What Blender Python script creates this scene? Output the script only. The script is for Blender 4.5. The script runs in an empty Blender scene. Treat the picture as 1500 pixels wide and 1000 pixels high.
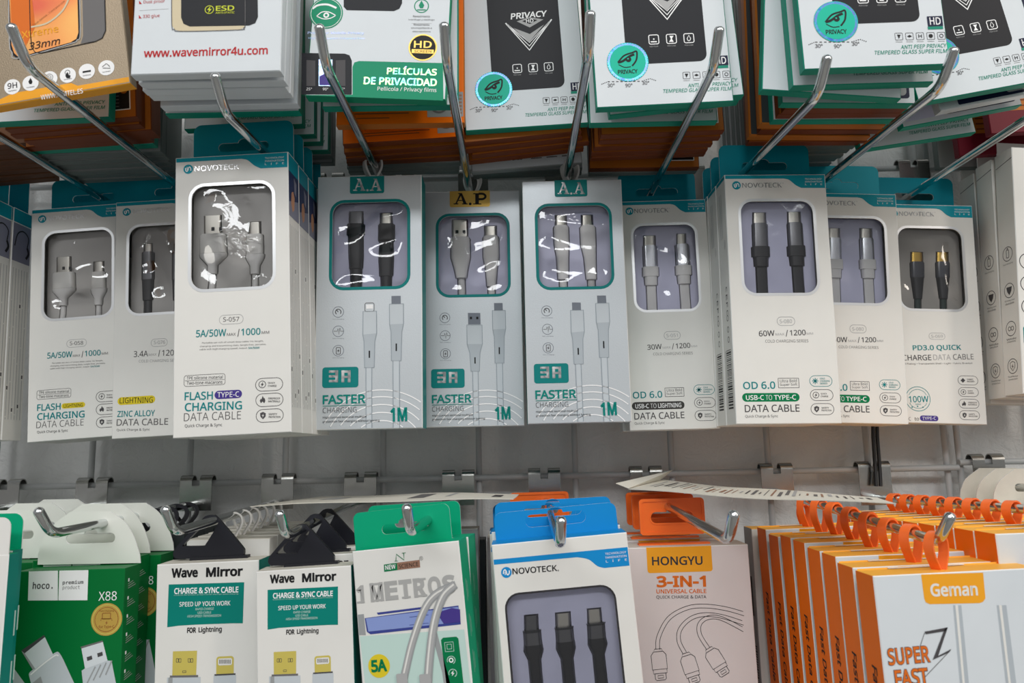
import bpy, math, random, os
import numpy as np
from mathutils import Vector, Matrix
from mathutils.geometry import tessellate_polygon

random.seed(7)
scene = bpy.context.scene
COL = scene.collection
PI = math.pi

# ------------------------------------------------------------------ camera
# World: wall-normal is +y, x to the right, z up.  The lens stands 0.69 m in
# front of the wire grid at 1.35 m height and looks slightly upwards.
EYE = Vector((0.0, -0.69, 1.35))
F = 1083.0
_dY = np.array([8/F, 162/F, 1.0]); _dY /= np.linalg.norm(_dY)
_dX = np.array([1, -math.tan(math.radians(1.2)), 0.0]); _dX -= _dY*(_dX@_dY); _dX /= np.linalg.norm(_dX)
_dZ = np.cross(_dX, _dY)
if _dZ[1] > 0: _dZ = -_dZ
RW = np.stack([_dX, _dY, _dZ], 1)          # world axes -> camera (x right, y down, z forward)
cam = bpy.data.cameras.new('camera'); camo = bpy.data.objects.new('camera', cam); COL.objects.link(camo)
cam.lens = 36*F/1500; cam.sensor_width = 36; cam.clip_start = 0.01; cam.clip_end = 20
_r, _u, _b = RW[0], -RW[1], -RW[2]
camo.matrix_world = Matrix(((_r[0], _u[0], _b[0], EYE.x), (_r[1], _u[1], _b[1], EYE.y), (_r[2], _u[2], _b[2], EYE.z), (0, 0, 0, 1)))
cam.dof.use_dof = True; cam.dof.focus_distance = 0.57; cam.dof.aperture_fstop = 11.0
scene.camera = camo

def W3(x, Y, z): return Vector((x, Y-0.69, z+1.35))
def ray(px, py): return RW.T @ np.array([(px-750)/F, (py-500)/F, 1.0])
def atY(px, py, Y):
    r = ray(px, py); r = r*(Y/r[1]); return (float(r[0]), Y, float(r[2]))
def atZ(px, py, z):
    r = ray(px, py); r = r*(z/r[2]); return (float(r[0]), float(r[1]), z)

# ------------------------------------------------------------------ light
scene.view_settings.view_transform = 'Standard'
scene.view_settings.look = 'None'
scene.view_settings.exposure = 0.1
scene.view_settings.gamma = 1.0
wd = bpy.data.worlds.new('shop_interior'); scene.world = wd; wd.use_nodes = True
nt = wd.node_tree; bg = nt.nodes['Background']
tc = nt.nodes.new('ShaderNodeTexCoord'); sp = nt.nodes.new('ShaderNodeSeparateXYZ'); cr = nt.nodes.new('ShaderNodeValToRGB')
mp = nt.nodes.new('ShaderNodeMapRange'); mp.inputs[1].default_value = -1; mp.inputs[2].default_value = 1
nt.links.new(tc.outputs['Generated'], sp.inputs[0]); nt.links.new(sp.outputs[2], mp.inputs[0]); nt.links.new(mp.outputs[0], cr.inputs[0])
cr.color_ramp.elements[0].color = (0.24, 0.24, 0.24, 1); cr.color_ramp.elements[1].color = (0.42, 0.44, 0.46, 1)
e = cr.color_ramp.elements.new(0.41); e.color = (0.52, 0.52, 0.52, 1)
e = cr.color_ramp.elements.new(0.52); e.color = (0.60, 0.60, 0.60, 1)
nt.links.new(cr.outputs[0], bg.inputs[0]); bg.inputs[1].default_value = 0.52

def area(name, loc, target, sx, sy, power, color=(1, 1, 1)):
    l = bpy.data.lights.new(name, 'AREA'); l.shape = 'RECTANGLE'; l.size = sx; l.size_y = sy; l.energy = power; l.color = color
    o = bpy.data.objects.new(name, l); COL.objects.link(o); o.location = loc
    o.rotation_euler = (Vector(target)-Vector(loc)).to_track_quat('-Z', 'Y').to_euler()
    return o
area('ceiling_tube_light', (0.15, -1.55, 2.95), (0, -0.1, 1.35), 2.6, 0.28, 18, (1.0, 0.985, 0.96))
area('ceiling_tube_light', (-0.3, -2.6, 2.75), (0, -0.1, 1.35), 2.6, 0.28, 24, (0.97, 0.99, 1.0))
area('ceiling_tube_light', (2.0, -1.6, 2.7), (0.2, -0.1, 1.3), 0.28, 1.6, 17, (1.0, 0.90, 0.80))

# ------------------------------------------------------------------ materials
def lin(c):
    return tuple(((v/255)/12.92 if v/255 <= 0.04045 else ((v/255+0.055)/1.055)**2.4) for v in c)
MATS = {}
def mk(name, rgb, rough=0.5, metal=0.0, noise=0.04, scale=60.0, bump=0.0, bscale=300.0, coat=0.0, spec=0.5):
    m = bpy.data.materials.new(name); m.use_nodes = True; t = m.node_tree; n = t.nodes; L = t.links
    b = n['Principled BSDF']; b.inputs['Roughness'].default_value = rough; b.inputs['Metallic'].default_value = metal
    b.inputs['Coat Weight'].default_value = coat; b.inputs['Coat Roughness'].default_value = 0.12
    b.inputs['Specular IOR Level'].default_value = spec
    c = lin(rgb)
    tcn = n.new('ShaderNodeTexCoord'); nz = n.new('ShaderNodeTexNoise'); nz.inputs['Scale'].default_value = scale; nz.inputs['Detail'].default_value = 4
    L.new(tcn.outputs['Object'], nz.inputs['Vector'])
    mx = n.new('ShaderNodeMix'); mx.data_type = 'RGBA'
    mx.inputs[6].default_value = tuple(max(0, v*(1-noise)) for v in c)+(1,)
    mx.inputs[7].default_value = tuple(min(1, v*(1+noise)) for v in c)+(1,)
    L.new(nz.outputs['Fac'], mx.inputs[0]); L.new(mx.outputs[2], b.inputs['Base Color'])
    if bump:
        nb = n.new('ShaderNodeTexNoise'); nb.inputs['Scale'].default_value = bscale; nb.inputs['Detail'].default_value = 3
        L.new(tcn.outputs['Object'], nb.inputs['Vector'])
        bp = n.new('ShaderNodeBump'); bp.inputs['Strength'].default_value = bump; bp.inputs['Distance'].default_value = 0.0006
        L.new(nb.outputs['Fac'], bp.inputs['Height']); L.new(bp.outputs[0], b.inputs['Normal'])
    MATS[name] = m; return m
# cards and inks (rgb as the printed thing looks in white light)
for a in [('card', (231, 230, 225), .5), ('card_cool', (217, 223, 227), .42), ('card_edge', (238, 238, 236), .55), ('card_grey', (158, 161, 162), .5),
          ('card_old', (222, 218, 208), .62), ('teal', (0, 148, 166), .38), ('aqua', (8, 128, 126), .35), ('pack_green', (16, 140, 116), .4),
          ('film_green', (8, 142, 104), .38), ('ns_green', (0, 165, 122), .36), ('hoco_green', (0, 112, 52), .42), ('wm_teal', (0, 130, 118), .45),
          ('blue', (18, 140, 208), .35), ('orange_edge', (112, 52, 20), .45), ('gold_card', (180, 104, 34), .4), ('orange_card', (250, 118, 6), .38),
          ('label_orange', (244, 168, 42), .42), ('amber', (255, 188, 76), .36), ('navy', (18, 26, 58), .35), ('ink', (30, 30, 32), .5), ('ink_grey', (112, 110, 110), .5),
          ('ink_mid', (78, 76, 78), .5), ('ink_pale', (176, 176, 176), .5), ('ink_red', (190, 42, 46), .5), ('ink_teal', (0, 132, 136), .45), ('ink_aqua', (0, 132, 122), .45),
          ('purple', (74, 60, 140), .45), ('yellow', (226, 204, 46), .5), ('green_pill', (0, 122, 74), .45), ('dark_pill', (66, 64, 62), .5),
          ('white_ink', (246, 246, 246), .5), ('mint', (196, 222, 214), .5), ('slab_grey', (176, 176, 174), .5), ('phone_blue', (140, 158, 214), .4), ('phone_blue_dark', (62, 72, 146), .4),
          ('print_pale', (198, 205, 210), .42), ('print_mid', (180, 188, 194), .42), ('print_grey', (120, 126, 136), .42), ('print_edge', (150, 160, 168), .42), ('wm_gold', (206, 190, 96), .4), ('brown_ink', (158, 120, 100), .4),
          ('tray_lilac', (212, 212, 234), .35), ('tray_grey', (190, 187, 182), .35), ('tray_dark', (120, 120, 132), .5), ('tray_sand', (186, 180, 172), .35),
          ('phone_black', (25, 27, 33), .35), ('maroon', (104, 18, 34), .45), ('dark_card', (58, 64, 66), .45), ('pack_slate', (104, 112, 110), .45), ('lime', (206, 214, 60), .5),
          ('hony_card', (222, 214, 212), .4), ('orange_ink', (222, 112, 36), .45), ('skin_print', (190, 140, 110), .5), ('night_print', (40, 52, 92), .4), ('grey_print', (132, 134, 152), .45),
          ('side_text', (190, 192, 193), .55), ('beige', (214, 200, 168), .4), ('sticker_teal', (22, 190, 160), .35), ('brown_fold', (150, 92, 50), .5), ('brown_card', (112, 74, 48), .5), ('umber', (92, 58, 38), .5)]:
    mk(a[0], a[1], max(.45, a[2]), noise=0.03, bump=0.04 if 'card' in a[0] else 0, spec=.2)
mk('chrome', (205, 208, 208), .10, 1.0, .02)
mk('chrome_worn', (170, 170, 166), .24, 1.0, .10, 90)
mk('plug_steel', (198, 194, 184), .28, 1.0, .03)
mk('plug_gold', (226, 186, 92), .25, 1.0, .03)
mk('gunmetal', (112, 112, 114), .32, .9, .05)
mk('silver_shell', (206, 208, 212), .25, .9, .03)
mk('foil', (232, 233, 234), .34, 1.0, .04, 30)
mk('foil_logo', (240, 240, 240), .30, 1.0, .02, bump=.6, bscale=260)
mk('foil_dark', (90, 88, 92), .18, .9, .04, 30)
mk('gold_foil', (222, 182, 88), .34, .45, .14, 90)
mk('white_rubber', (226, 224, 220), .42)
mk('black_rubber', (30, 30, 33), .5)
mk('green_cord', (28, 52, 46), .6, bump=.3, bscale=900)
mk('smoke_plastic', (70, 72, 80), .2, .0, .05, coat=.4)
mk('white_plastic', (222, 220, 214), .38)
mk('frosted_tab', (232, 234, 226), .34, .0, .02, coat=.2)
mk('black_plastic', (22, 23, 32), .36)
mk('orange_plastic', (250, 112, 34), .36)
mk('orange_strap', (255, 116, 48), .40)
mk('silver_card', (202, 208, 212), .36, .35, .03, 700, .10, 900)
mk('bronze_card', (150, 134, 112), .40, .45, .10, 700, .25, 1200)
mk('wire_coat', (178, 180, 180), .38, .0, .05, 40)
mk('dusty_card', (206, 202, 190), .7, .0, .10, 120)
mk('paper_sheet', (222, 218, 206), .6, .0, .03, 50)
mk('black_cord', (22, 22, 24), .4)

def holo(name, stops, scale, rough=.22):
    m = bpy.data.materials.new(name); m.use_nodes = True; t = m.node_tree; n = t.nodes; L = t.links; b = n['Principled BSDF']
    b.inputs['Metallic'].default_value = .35; b.inputs['Roughness'].default_value = rough
    tcn = n.new('ShaderNodeTexCoord'); nz = n.new('ShaderNodeTexNoise'); nz.inputs['Scale'].default_value = scale; nz.inputs['Detail'].default_value = 1
    r = n.new('ShaderNodeValToRGB'); r.color_ramp.elements[0].position = .3; r.color_ramp.elements[1].position = .7
    r.color_ramp.elements[0].color = lin(stops[0])+(1,); r.color_ramp.elements[1].color = lin(stops[-1])+(1,)
    for i, s in enumerate(stops[1:-1]):
        e = r.color_ramp.elements.new(.3+.4*(i+1)/(len(stops)-1)); e.color = lin(s)+(1,)
    L.new(tcn.outputs['Object'], nz.inputs['Vector']); L.new(nz.outputs['Fac'], r.inputs[0]); L.new(r.outputs[0], b.inputs['Base Color'])
    MATS[name] = m
holo('holo_rim', [(70, 120, 225), (90, 190, 225), (120, 140, 225), (70, 170, 225)], 160)
holo('holo_ink', [(150, 190, 255), (120, 240, 200), (220, 240, 150), (190, 170, 255)], 110)
holo('holo_blue', [(150, 190, 240), (190, 200, 250), (130, 210, 240)], 200)
holo('foil_text', [(240, 240, 240), (150, 152, 154), (250, 250, 250)], 130)
holo('wall_print', [(214, 96, 66), (226, 150, 78), (228, 178, 96)], 22, .35)

def film_mat(name, base, bump, scale, tint=(1, 1, 1)):
    m = bpy.data.materials.new(name); m.use_nodes = True; t = m.node_tree; n = t.nodes; L = t.links
    n.remove(n['Principled BSDF']); out = n['Material Output']
    tr = n.new('ShaderNodeBsdfTransparent'); tr.inputs[0].default_value = tint+(1,)
    gl = n.new('ShaderNodeBsdfGlossy'); gl.inputs['Roughness'].default_value = .055
    mix = n.new('ShaderNodeMixShader'); fr = n.new('ShaderNodeFresnel'); fr.inputs[0].default_value = 1.45
    ad = n.new('ShaderNodeMath'); ad.operation = 'ADD'; ad.inputs[1].default_value = base
    tcn = n.new('ShaderNodeTexCoord'); nz = n.new('ShaderNodeTexNoise'); nz.inputs['Scale'].default_value = scale; nz.inputs['Detail'].default_value = 2.5; nz.inputs['Distortion'].default_value = 1.2
    bp = n.new('ShaderNodeBump'); bp.inputs['Strength'].default_value = bump; bp.inputs['Distance'].default_value = .004
    if scale > 60:      # creases gather in patches
        n2 = n.new('ShaderNodeTexNoise'); n2.inputs['Scale'].default_value = 26; n2.inputs['Detail'].default_value = 1; mr = n.new('ShaderNodeMapRange')
        mr.inputs[1].default_value = .5; mr.inputs[2].default_value = .66; mr.inputs[3].default_value = .04; mr.inputs[4].default_value = bump
        L.new(tcn.outputs['Object'], n2.inputs['Vector']); L.new(n2.outputs['Fac'], mr.inputs[0]); L.new(mr.outputs[0], bp.inputs['Strength'])
    L.new(tcn.outputs['Object'], nz.inputs['Vector']); L.new(nz.outputs['Fac'], bp.inputs['Height'])
    L.new(bp.outputs[0], gl.inputs['Normal']); L.new(bp.outputs[0], fr.inputs['Normal'])
    L.new(fr.outputs[0], ad.inputs[0]); L.new(ad.outputs[0], mix.inputs[0]); L.new(tr.outputs[0], mix.inputs[1]); L.new(gl.outputs[0], mix.inputs[2])
    L.new(mix.outputs[0], out.inputs[0]); MATS[name] = m
film_mat('clear_film', .04, .25, 16, (.97, .97, .98))
film_mat('crinkled_film', .05, 1.0, 95, (.95, .95, .96))
film_mat('creased_film', .05, .42, 20, (.95, .95, .96))

mk('floor_tile', (150, 148, 144), .4, noise=.06, scale=6)
def wall_mat():
    m = mk('plaster', (228, 229, 228), .75, noise=.05, scale=14)
    t = m.node_tree; n = t.nodes; L = t.links; b = n['Principled BSDF']
    tcn = n.new('ShaderNodeTexCoord'); v = n.new('ShaderNodeTexNoise'); v.inputs['Scale'].default_value = 55; v.inputs['Detail'].default_value = 8; v.inputs['Roughness'].default_value = .62; v.inputs['Distortion'].default_value = .8
    bp = n.new('ShaderNodeBump'); bp.inputs['Strength'].default_value = .65; bp.inputs['Distance'].default_value = .006
    L.new(tcn.outputs['Object'], v.inputs['Vector']); L.new(v.outputs['Fac'], bp.inputs['Height']); L.new(bp.outputs[0], b.inputs['Normal'])
wall_mat()

# ------------------------------------------------------------------ fonts and text outlines
FONTS = {}
def font(k):
    if k not in FONTS:
        f = None
        try:
            d = bpy.utils.system_resource('DATAFILES', path='fonts')
            f = bpy.data.fonts.load(os.path.join(d, {'s': 'NotoSansHebrew-Regular.woff2', 'm': 'DejaVuSansMono.woff2'}[k]))
        except Exception:
            f = None
        FONTS[k] = f
    return FONTS[k]
_TX = {}; _AS = {}
def text_outline(s, k='s', bold=0.0, shear=0.0):
    if bold:      # heavier or lighter weight: every outline point moved along its outward normal
        bold *= .85; key = (s, k, bold, shear)
        if key not in _TX:
            V, P = text_outline(s, k, 0, shear); ax, ay = _AS[(s, k, shear)]
            A = [(v[0]*ax, v[1]*ay) for v in V]; idx = {}; W = []
            for v in A: W.append(idx.setdefault((round(v[0], 4), round(v[1], 4)), len(idx)))
            pos = list(idx.keys()); E = {}
            for p in P:
                q = [W[i] for i in p]; ar = sum(pos[q[i]][0]*pos[q[(i+1) % len(q)]][1]-pos[q[(i+1) % len(q)]][0]*pos[q[i]][1] for i in range(len(q)))
                if ar < 0: q = q[::-1]
                for i in range(len(q)):
                    if q[i] != q[(i+1) % len(q)]: E[(q[i], q[(i+1) % len(q)])] = 1
            N = {}
            for (i, j) in E:
                if (j, i) in E: continue
                d = Vector((pos[j][0]-pos[i][0], pos[j][1]-pos[i][1])).normalized(); n = Vector((d.y, -d.x))
                for q in (i, j): N.setdefault(q, []).append(n)
            B = []
            for i, v in enumerate(A):
                n = N.get(W[i])
                if n and len(n) == 2:
                    t = Vector((0, 0))
                    for q in n: t += q
                    if t.length > 1e-6: t.normalize(); c = max(.5, t.dot(n[0])); v = (v[0]+t.x*bold/c, v[1]+t.y*bold/c)
                B.append(v)
            x0 = min(v[0] for v in B); x1 = max(v[0] for v in B); y0 = min(v[1] for v in B); y1 = max(v[1] for v in B)
            _TX[key] = ([((v[0]-x0)/(x1-x0), (v[1]-y0)/(y1-y0)-.5) for v in B], P)
        return _TX[key]
    bold = 0
    key = (s, k, bold, shear)
    if key in _TX: return _TX[key]
    c = bpy.data.curves.new('t', 'FONT'); c.body = s; c.resolution_u = 3; c.offset = bold; c.shear = shear; c.fill_mode = 'FRONT'
    f = font(k)
    if f: c.font = f
    o = bpy.data.objects.new('t', c); COL.objects.link(o)
    bpy.context.view_layer.update()
    me = bpy.data.meshes.new_from_object(o.evaluated_get(bpy.context.evaluated_depsgraph_get()))
    V = [(v.co.x, v.co.y) for v in me.vertices]; P = [tuple(p.vertices) for p in me.polygons]
    bpy.data.objects.remove(o); bpy.data.curves.remove(c); bpy.data.meshes.remove(me)
    if not V: V = [(0, 0), (1, 0), (0, 1)]; P = []
    x0 = min(v[0] for v in V); x1 = max(v[0] for v in V); y0 = min(v[1] for v in V); y1 = max(v[1] for v in V)
    _AS[(s, k, shear)] = (max(1e-3, x1-x0), max(1e-3, y1-y0))
    V = [((v[0]-x0)/max(1e-6, x1-x0), (v[1]-y0)/max(1e-6, y1-y0)-.5) for v in V]
    _TX[key] = (V, P); return _TX[key]

# ------------------------------------------------------------------ mesh builder
class MB:
    def __init__(s): s.v = []; s.f = []; s.m = []; s.sm = []; s.mats = []
    def mi(s, mat):
        if mat not in s.mats: s.mats.append(mat)
        return s.mats.index(mat)
    def add(s, V, Fc, mat, smooth=False):
        o = len(s.v); s.v += [tuple(v) for v in V]; i = s.mi(mat)
        for f in Fc:
            s.f.append(tuple(o+a for a in f)); s.m.append(i); s.sm.append(smooth)
    def quad(s, a, b, c, d, mat): s.add([a, b, c, d], [(0, 1, 2, 3)], mat)
    def box(s, x0, x1, y0, y1, z0, z1, mat, **k):
        V = [(x0, y0, z0), (x1, y0, z0), (x1, y1, z0), (x0, y1, z0), (x0, y0, z1), (x1, y0, z1), (x1, y1, z1), (x0, y1, z1)]
        for nm, f in (('bottom', (3, 2, 1, 0)), ('top', (4, 5, 6, 7)), ('front', (0, 1, 5, 4)), ('right', (1, 2, 6, 5)), ('back', (2, 3, 7, 6)), ('left', (3, 0, 4, 7))):
            mm = k.get(nm, mat)
            if mm: s.add([V[i] for i in f], [(0, 1, 2, 3)], mm)
    def flat(s, outer, fn, mat, holes=()):
        """fill a 2D outline (with holes), each 2D point placed by fn"""
        loops = [list(outer)]+[list(h) for h in holes]
        tri = tessellate_polygon([[Vector((p[0], p[1], 0)) for p in l] for l in loops])
        pts = [p for l in loops for p in l]
        s.add([fn(*p) for p in pts], [tuple(t) for t in tri], mat)
    def plate(s, outer, y0, y1, mat, holes=(), edge=None, smooth=False):
        """sheet in the x-z plane between depths y0 (front) and y1 (back)"""
        s.flat(outer, lambda x, z: (x, y0, z), mat, holes); s.flat(outer, lambda x, z: (x, y1, z), mat, holes)
        for l in [outer]+list(holes):
            n = len(l); V = [(p[0], y0, p[1]) for p in l]+[(p[0], y1, p[1]) for p in l]
            s.add(V, [(i, (i+1) % n, n+(i+1) % n, n+i) for i in range(n)], edge or mat, smooth)
    def tube(s, path, r, mat, n=12, cap=True, flat=1.0, dome=False):
        path = [Vector(p) for p in path]; rings = []; up = None
        m = len(path); rr = r if isinstance(r, (list, tuple)) else [r]*m
        if dome:
            t = (path[-1]-path[-2]).normalized(); b = rr[-1]; base = path[-1]; rr = list(rr)
            for a in (.35, .65, .88, 1.0):
                path.append(base+t*b*.75*a); rr.append(b*math.sqrt(max(.02, 1-a*a)))
            m = len(path)
        for i in range(m):
            t = (path[min(i+1, m-1)]-path[max(i-1, 0)]).normalized()
            if up is None: up = t.orthogonal().normalized() if abs(t.z) > .9 else Vector((0, 0, 1)).cross(t).normalized()
            a = (up-t*up.dot(t)).normalized(); up = a; b = t.cross(a)
            rings.append([path[i]+a*math.cos(2*PI*k/n)*rr[i]+b*math.sin(2*PI*k/n)*rr[i]*flat for k in range(n)])
        V = [p for q in rings for p in q]
        s.add(V, [(i*n+k, i*n+(k+1) % n, (i+1)*n+(k+1) % n, (i+1)*n+k) for i in range(m-1) for k in range(n)], mat, True)
        if cap: s.add(rings[0][::-1], [tuple(range(n))], mat); s.add(rings[-1], [tuple(range(n))], mat)
    def strap(s, path, w, th, mat, axis=Vector((0, 1, 0))):
        """flat ribbon along path; width w along axis"""
        path = [Vector(p) for p in path]; m = len(path); V = []
        for i in range(m):
            t = (path[min(i+1, m-1)]-path[max(i-1, 0)]).normalized(); a = (axis-t*axis.dot(t)).normalized(); b = t.cross(a)
            V += [path[i]+a*w/2+b*th/2, path[i]-a*w/2+b*th/2, path[i]-a*w/2-b*th/2, path[i]+a*w/2-b*th/2]
        Fc = [(i*4+k, i*4+(k+1) % 4, i*4+4+(k+1) % 4, i*4+4+k) for i in range(m-1) for k in range(4)]
        s.add(V, Fc+[(0, 1, 2, 3), (4*m-4, 4*m-3, 4*m-2, 4*m-1)], mat)
    def loft(s, secs, mat, n=20, e=3.0):
        """stacked rounded sections (cx, cy, cz, half width x, half depth y)"""
        V = []
        for (cx, cy, cz, a, b) in secs:
            for k in range(n):
                t = 2*PI*k/n; c, q = math.cos(t), math.sin(t)
                V.append((cx+a*math.copysign(abs(c)**(2/e), c), cy+b*math.copysign(abs(q)**(2/e), q), cz))
        m = len(secs)
        s.add(V, [(i*n+k, i*n+(k+1) % n, (i+1)*n+(k+1) % n, (i+1)*n+k) for i in range(m-1) for k in range(n)], mat, True)
        s.add(V[:n], [tuple(range(n))], mat); s.add(V[-n:], [tuple(range(n))], mat)
    def build(s, name, parent=None):
        me = bpy.data.meshes.new(name); me.from_pydata(s.v, [], s.f)
        for m in s.mats: me.materials.append(MATS[m])
        me.polygons.foreach_set('material_index', s.m); me.polygons.foreach_set('use_smooth', s.sm); me.update()
        o = bpy.data.objects.new(name, me); COL.objects.link(o)
        if parent: o.parent = parent
        return o

def rr(x0, z0, x1, z1, r, n=6, which=(1, 1, 1, 1)):
    """rounded rectangle outline, counter-clockwise from lower left"""
    out = []
    for (cx, cz, a0, on, px, pz) in ((x0+r, z0+r, PI, which[0], x0, z0), (x1-r, z0+r, 1.5*PI, which[1], x1, z0), (x1-r, z1-r, 0, which[2], x1, z1), (x0+r, z1-r, .5*PI, which[3], x0, z1)):
        if on: out += [(cx+r*math.cos(a0+.5*PI*k/n), cz+r*math.sin(a0+.5*PI*k/n)) for k in range(n+1)]
        else: out.append((px, pz))
    return out
def slot_outline(cx, cz, w, h, bump):
    """euro hang slot: long rounded slot with a rise in the middle of its upper edge"""
    r = h/2; o = []
    for k in range(9): a = .5*PI+PI*k/8; o.append((cx-w/2+r+r*math.cos(a), cz+r*math.sin(a)))
    for k in range(9): a = -.5*PI+PI*k/8; o.append((cx+w/2-r+r*math.cos(a), cz+r*math.sin(a)))
    for k in range(7): a = PI*k/6; o.append((cx+bump*math.cos(a), cz+r*.95+bump*.75*math.sin(a)))
    return o

# ------------------------------------------------------------------ object bookkeeping
def tag(o, label, cat, group=None, kind=None):
    o['label'] = label; o['category'] = cat
    if group: o['group'] = group
    if kind: o['kind'] = kind
    return o
def thing(name, M, label, cat, group=None):
    o = bpy.data.objects.new(name, None); o.empty_display_size = .01; COL.objects.link(o); o.matrix_world = M
    return tag(o, label, cat, group)
def dup(root, d, label, group=None, dro=0.0):
    r = root.copy(); COL.objects.link(r)
    r.matrix_world = Matrix.Translation(Vector(d)) @ root.matrix_world @ Matrix.Rotation(dro, 4, 'Y')
    r['label'] = label
    if group: r['group'] = group
    for ch in list(root.children):
        c = ch.copy(); COL.objects.link(c); c.parent = r
        for g in list(ch.children):
            q = g.copy(); COL.objects.link(q); q.parent = c
    return r
ORD = ['first', 'second', 'third', 'fourth', 'fifth', 'sixth', 'seventh', 'eighth', 'ninth', 'tenth', 'eleventh', 'twelfth']

class Pose:
    """front face of a hanging box: top-centre x, depth Y, z, roll, yaw, tilt (degrees) and size"""
    def __init__(s, x, Y, z, roll, yaw, tilt, W, H, t):
        s.W, s.H, s.t = W, H, t
        M = Matrix.Translation(W3(x, Y, z)) @ Matrix.Rotation(math.radians(yaw), 4, 'Z') @ Matrix.Rotation(math.radians(tilt), 4, 'X') @ Matrix.Rotation(math.radians(roll), 4, 'Y')
        s.M = M @ Matrix.Translation((0, 0, -H)); s.inv = s.M.inverted()
    def uv(s, px, py, y=0.0):
        o = s.inv @ EYE; d = s.inv.to_3x3() @ Vector([float(v) for v in ray(px, py)])
        k = (y-o.y)/d.y; q = o+d*k; return (q.x, q.z)

class Dr:
    """draws print on a panel; coordinates are photo pixels on the reference pose (ref) or metres (ref None)"""
    def __init__(s, mb, ref=None, org=(0, 0, 0), u=(1, 0, 0), v=(0, 0, 1), n=(0, -1, 0)):
        s.mb, s.ref = mb, ref; s.o, s.u, s.v, s.n = Vector(org), Vector(u), Vector(v), Vector(n); s.lay = 0
        if ref:
            c = s.ref_px(); a = ref.uv(c[0]-20, c[1]); b = ref.uv(c[0]+20, c[1]); s.k = math.dist(a, b)/40
        else: s.k = 1.0
    def ref_px(s):
        p = s.ref.M @ Vector((0, 0, s.ref.H*.7)) - EYE; q = RW @ np.array(p); return (750+F*q[0]/q[2], 500+F*q[1]/q[2])
    def P(s, x, y): return s.ref.uv(x, y) if s.ref else (x, y)
    def fn(s, layer):
        off = s.n*(.00009*layer)
        return lambda a, b: s.o+s.u*a+s.v*b+off
    def poly(s, pts, mat, layer=1, raw=False): s.mb.flat([p if raw else s.P(*p) for p in pts], s.fn(layer), mat)
    def text(s, t, xl, yl, xr, yr, h, mat, bold=0.0, k='s', shear=0.0, layer=2):
        a = Vector(s.P(xl, yl)); b = Vector(s.P(xr, yr)); d = b-a; n = Vector((-d.y, d.x)).normalized()*h*s.k; V, Fc = text_outline(t, k, bold, shear)
        f = s.fn(layer); s.mb.add([f(*(a+d*q[0]+n*q[1])) for q in V], Fc, mat)
    def disc(s, cx, cy, r, mat, layer=1, n=28, teeth=0):
        c = s.P(cx, cy); r *= s.k
        s.poly([(c[0]+(r*(1+(.03 if i % 2 else -.03)*bool(teeth)))*math.cos(2*PI*i/n), c[1]+(r*(1+(.03 if i % 2 else -.03)*bool(teeth)))*math.sin(2*PI*i/n)) for i in range(n)], mat, layer, True)
    def ring(s, cx, cy, r, w, mat, layer=1, n=28):
        c = s.P(cx, cy); s.line([(c[0]+r*s.k*math.cos(2*PI*i/n), c[1]+r*s.k*math.sin(2*PI*i/n)) for i in range(n+1)], w, mat, layer, True)
    def rect(s, x0, y0, x1, y1, r, mat, layer=1, which=(1, 1, 1, 1)):
        s.mb.flat(s.rrp(x0, y0, x1, y1, r, which), s.fn(layer), mat)
    def rrp(s, x0, y0, x1, y1, r, which=(1, 1, 1, 1)):
        a = s.P((x0+x1)/2, (y0+y1)/2); w = abs(x1-x0)*s.k/2; h = abs(y1-y0)*s.k/2
        return rr(a[0]-w, a[1]-h, a[0]+w, a[1]+h, max(1e-6, min(r*s.k, w*.999, h*.999)), 5, which)
    def frame(s, x0, y0, x1, y1, r, w, mat, layer=1):
        l = s.rrp(x0, y0, x1, y1, r); s.line(l+[l[0]], w, mat, layer, True)
    def line(s, pts, w, mat, layer=1, raw=False):
        p = [Vector(q if raw else s.P(*q)) for q in pts]; w = w*s.k/2; V = []; f = s.fn(layer); m = len(p); cl = (p[0]-p[-1]).length < 1e-9
        for i in range(m):
            a = p[i-1] if i else (p[-2] if cl else p[0]); b = p[i+1] if i < m-1 else (p[1] if cl else p[-1]); d = (b-a)
            n = Vector((-d.y, d.x)).normalized() if d.length > 1e-12 else Vector((0, 1)); V += [f(*(p[i]+n*w)), f(*(p[i]-n*w))]
        s.mb.add(V, [(2*i, 2*i+1, 2*i+3, 2*i+2) for i in range(m-1)], mat)
    def arc(s, cx, cy, r, a0, a1, w, mat, layer=1, n=24, clip=None):
        pts = [(cx+r*math.cos(math.radians(a0+(a1-a0)*i/n)), cy-r*math.sin(math.radians(a0+(a1-a0)*i/n))) for i in range(n+1)]
        if clip: pts = [p for p in pts if clip(*p)]
        if len(pts) > 1: s.line(pts, w, mat, layer)
    def curve(s, pts, w, mat, layer=1, n=8):
        s.line(spline(pts, n), w, mat, layer)

def spline(pts, n=8):
    pts = [Vector(p) for p in pts]; out = []
    for i in range(len(pts)-1):
        a = pts[max(0, i-1)]; b = pts[i]; c = pts[i+1]; d = pts[min(len(pts)-1, i+2)]
        for k in range(n):
            t = k/n; out.append(.5*((2*b)+(c-a)*t+(2*a-5*b+4*c-d)*t*t+(3*b-a-3*c+d)*t**3))
    out.append(pts[-1]); return out

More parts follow.
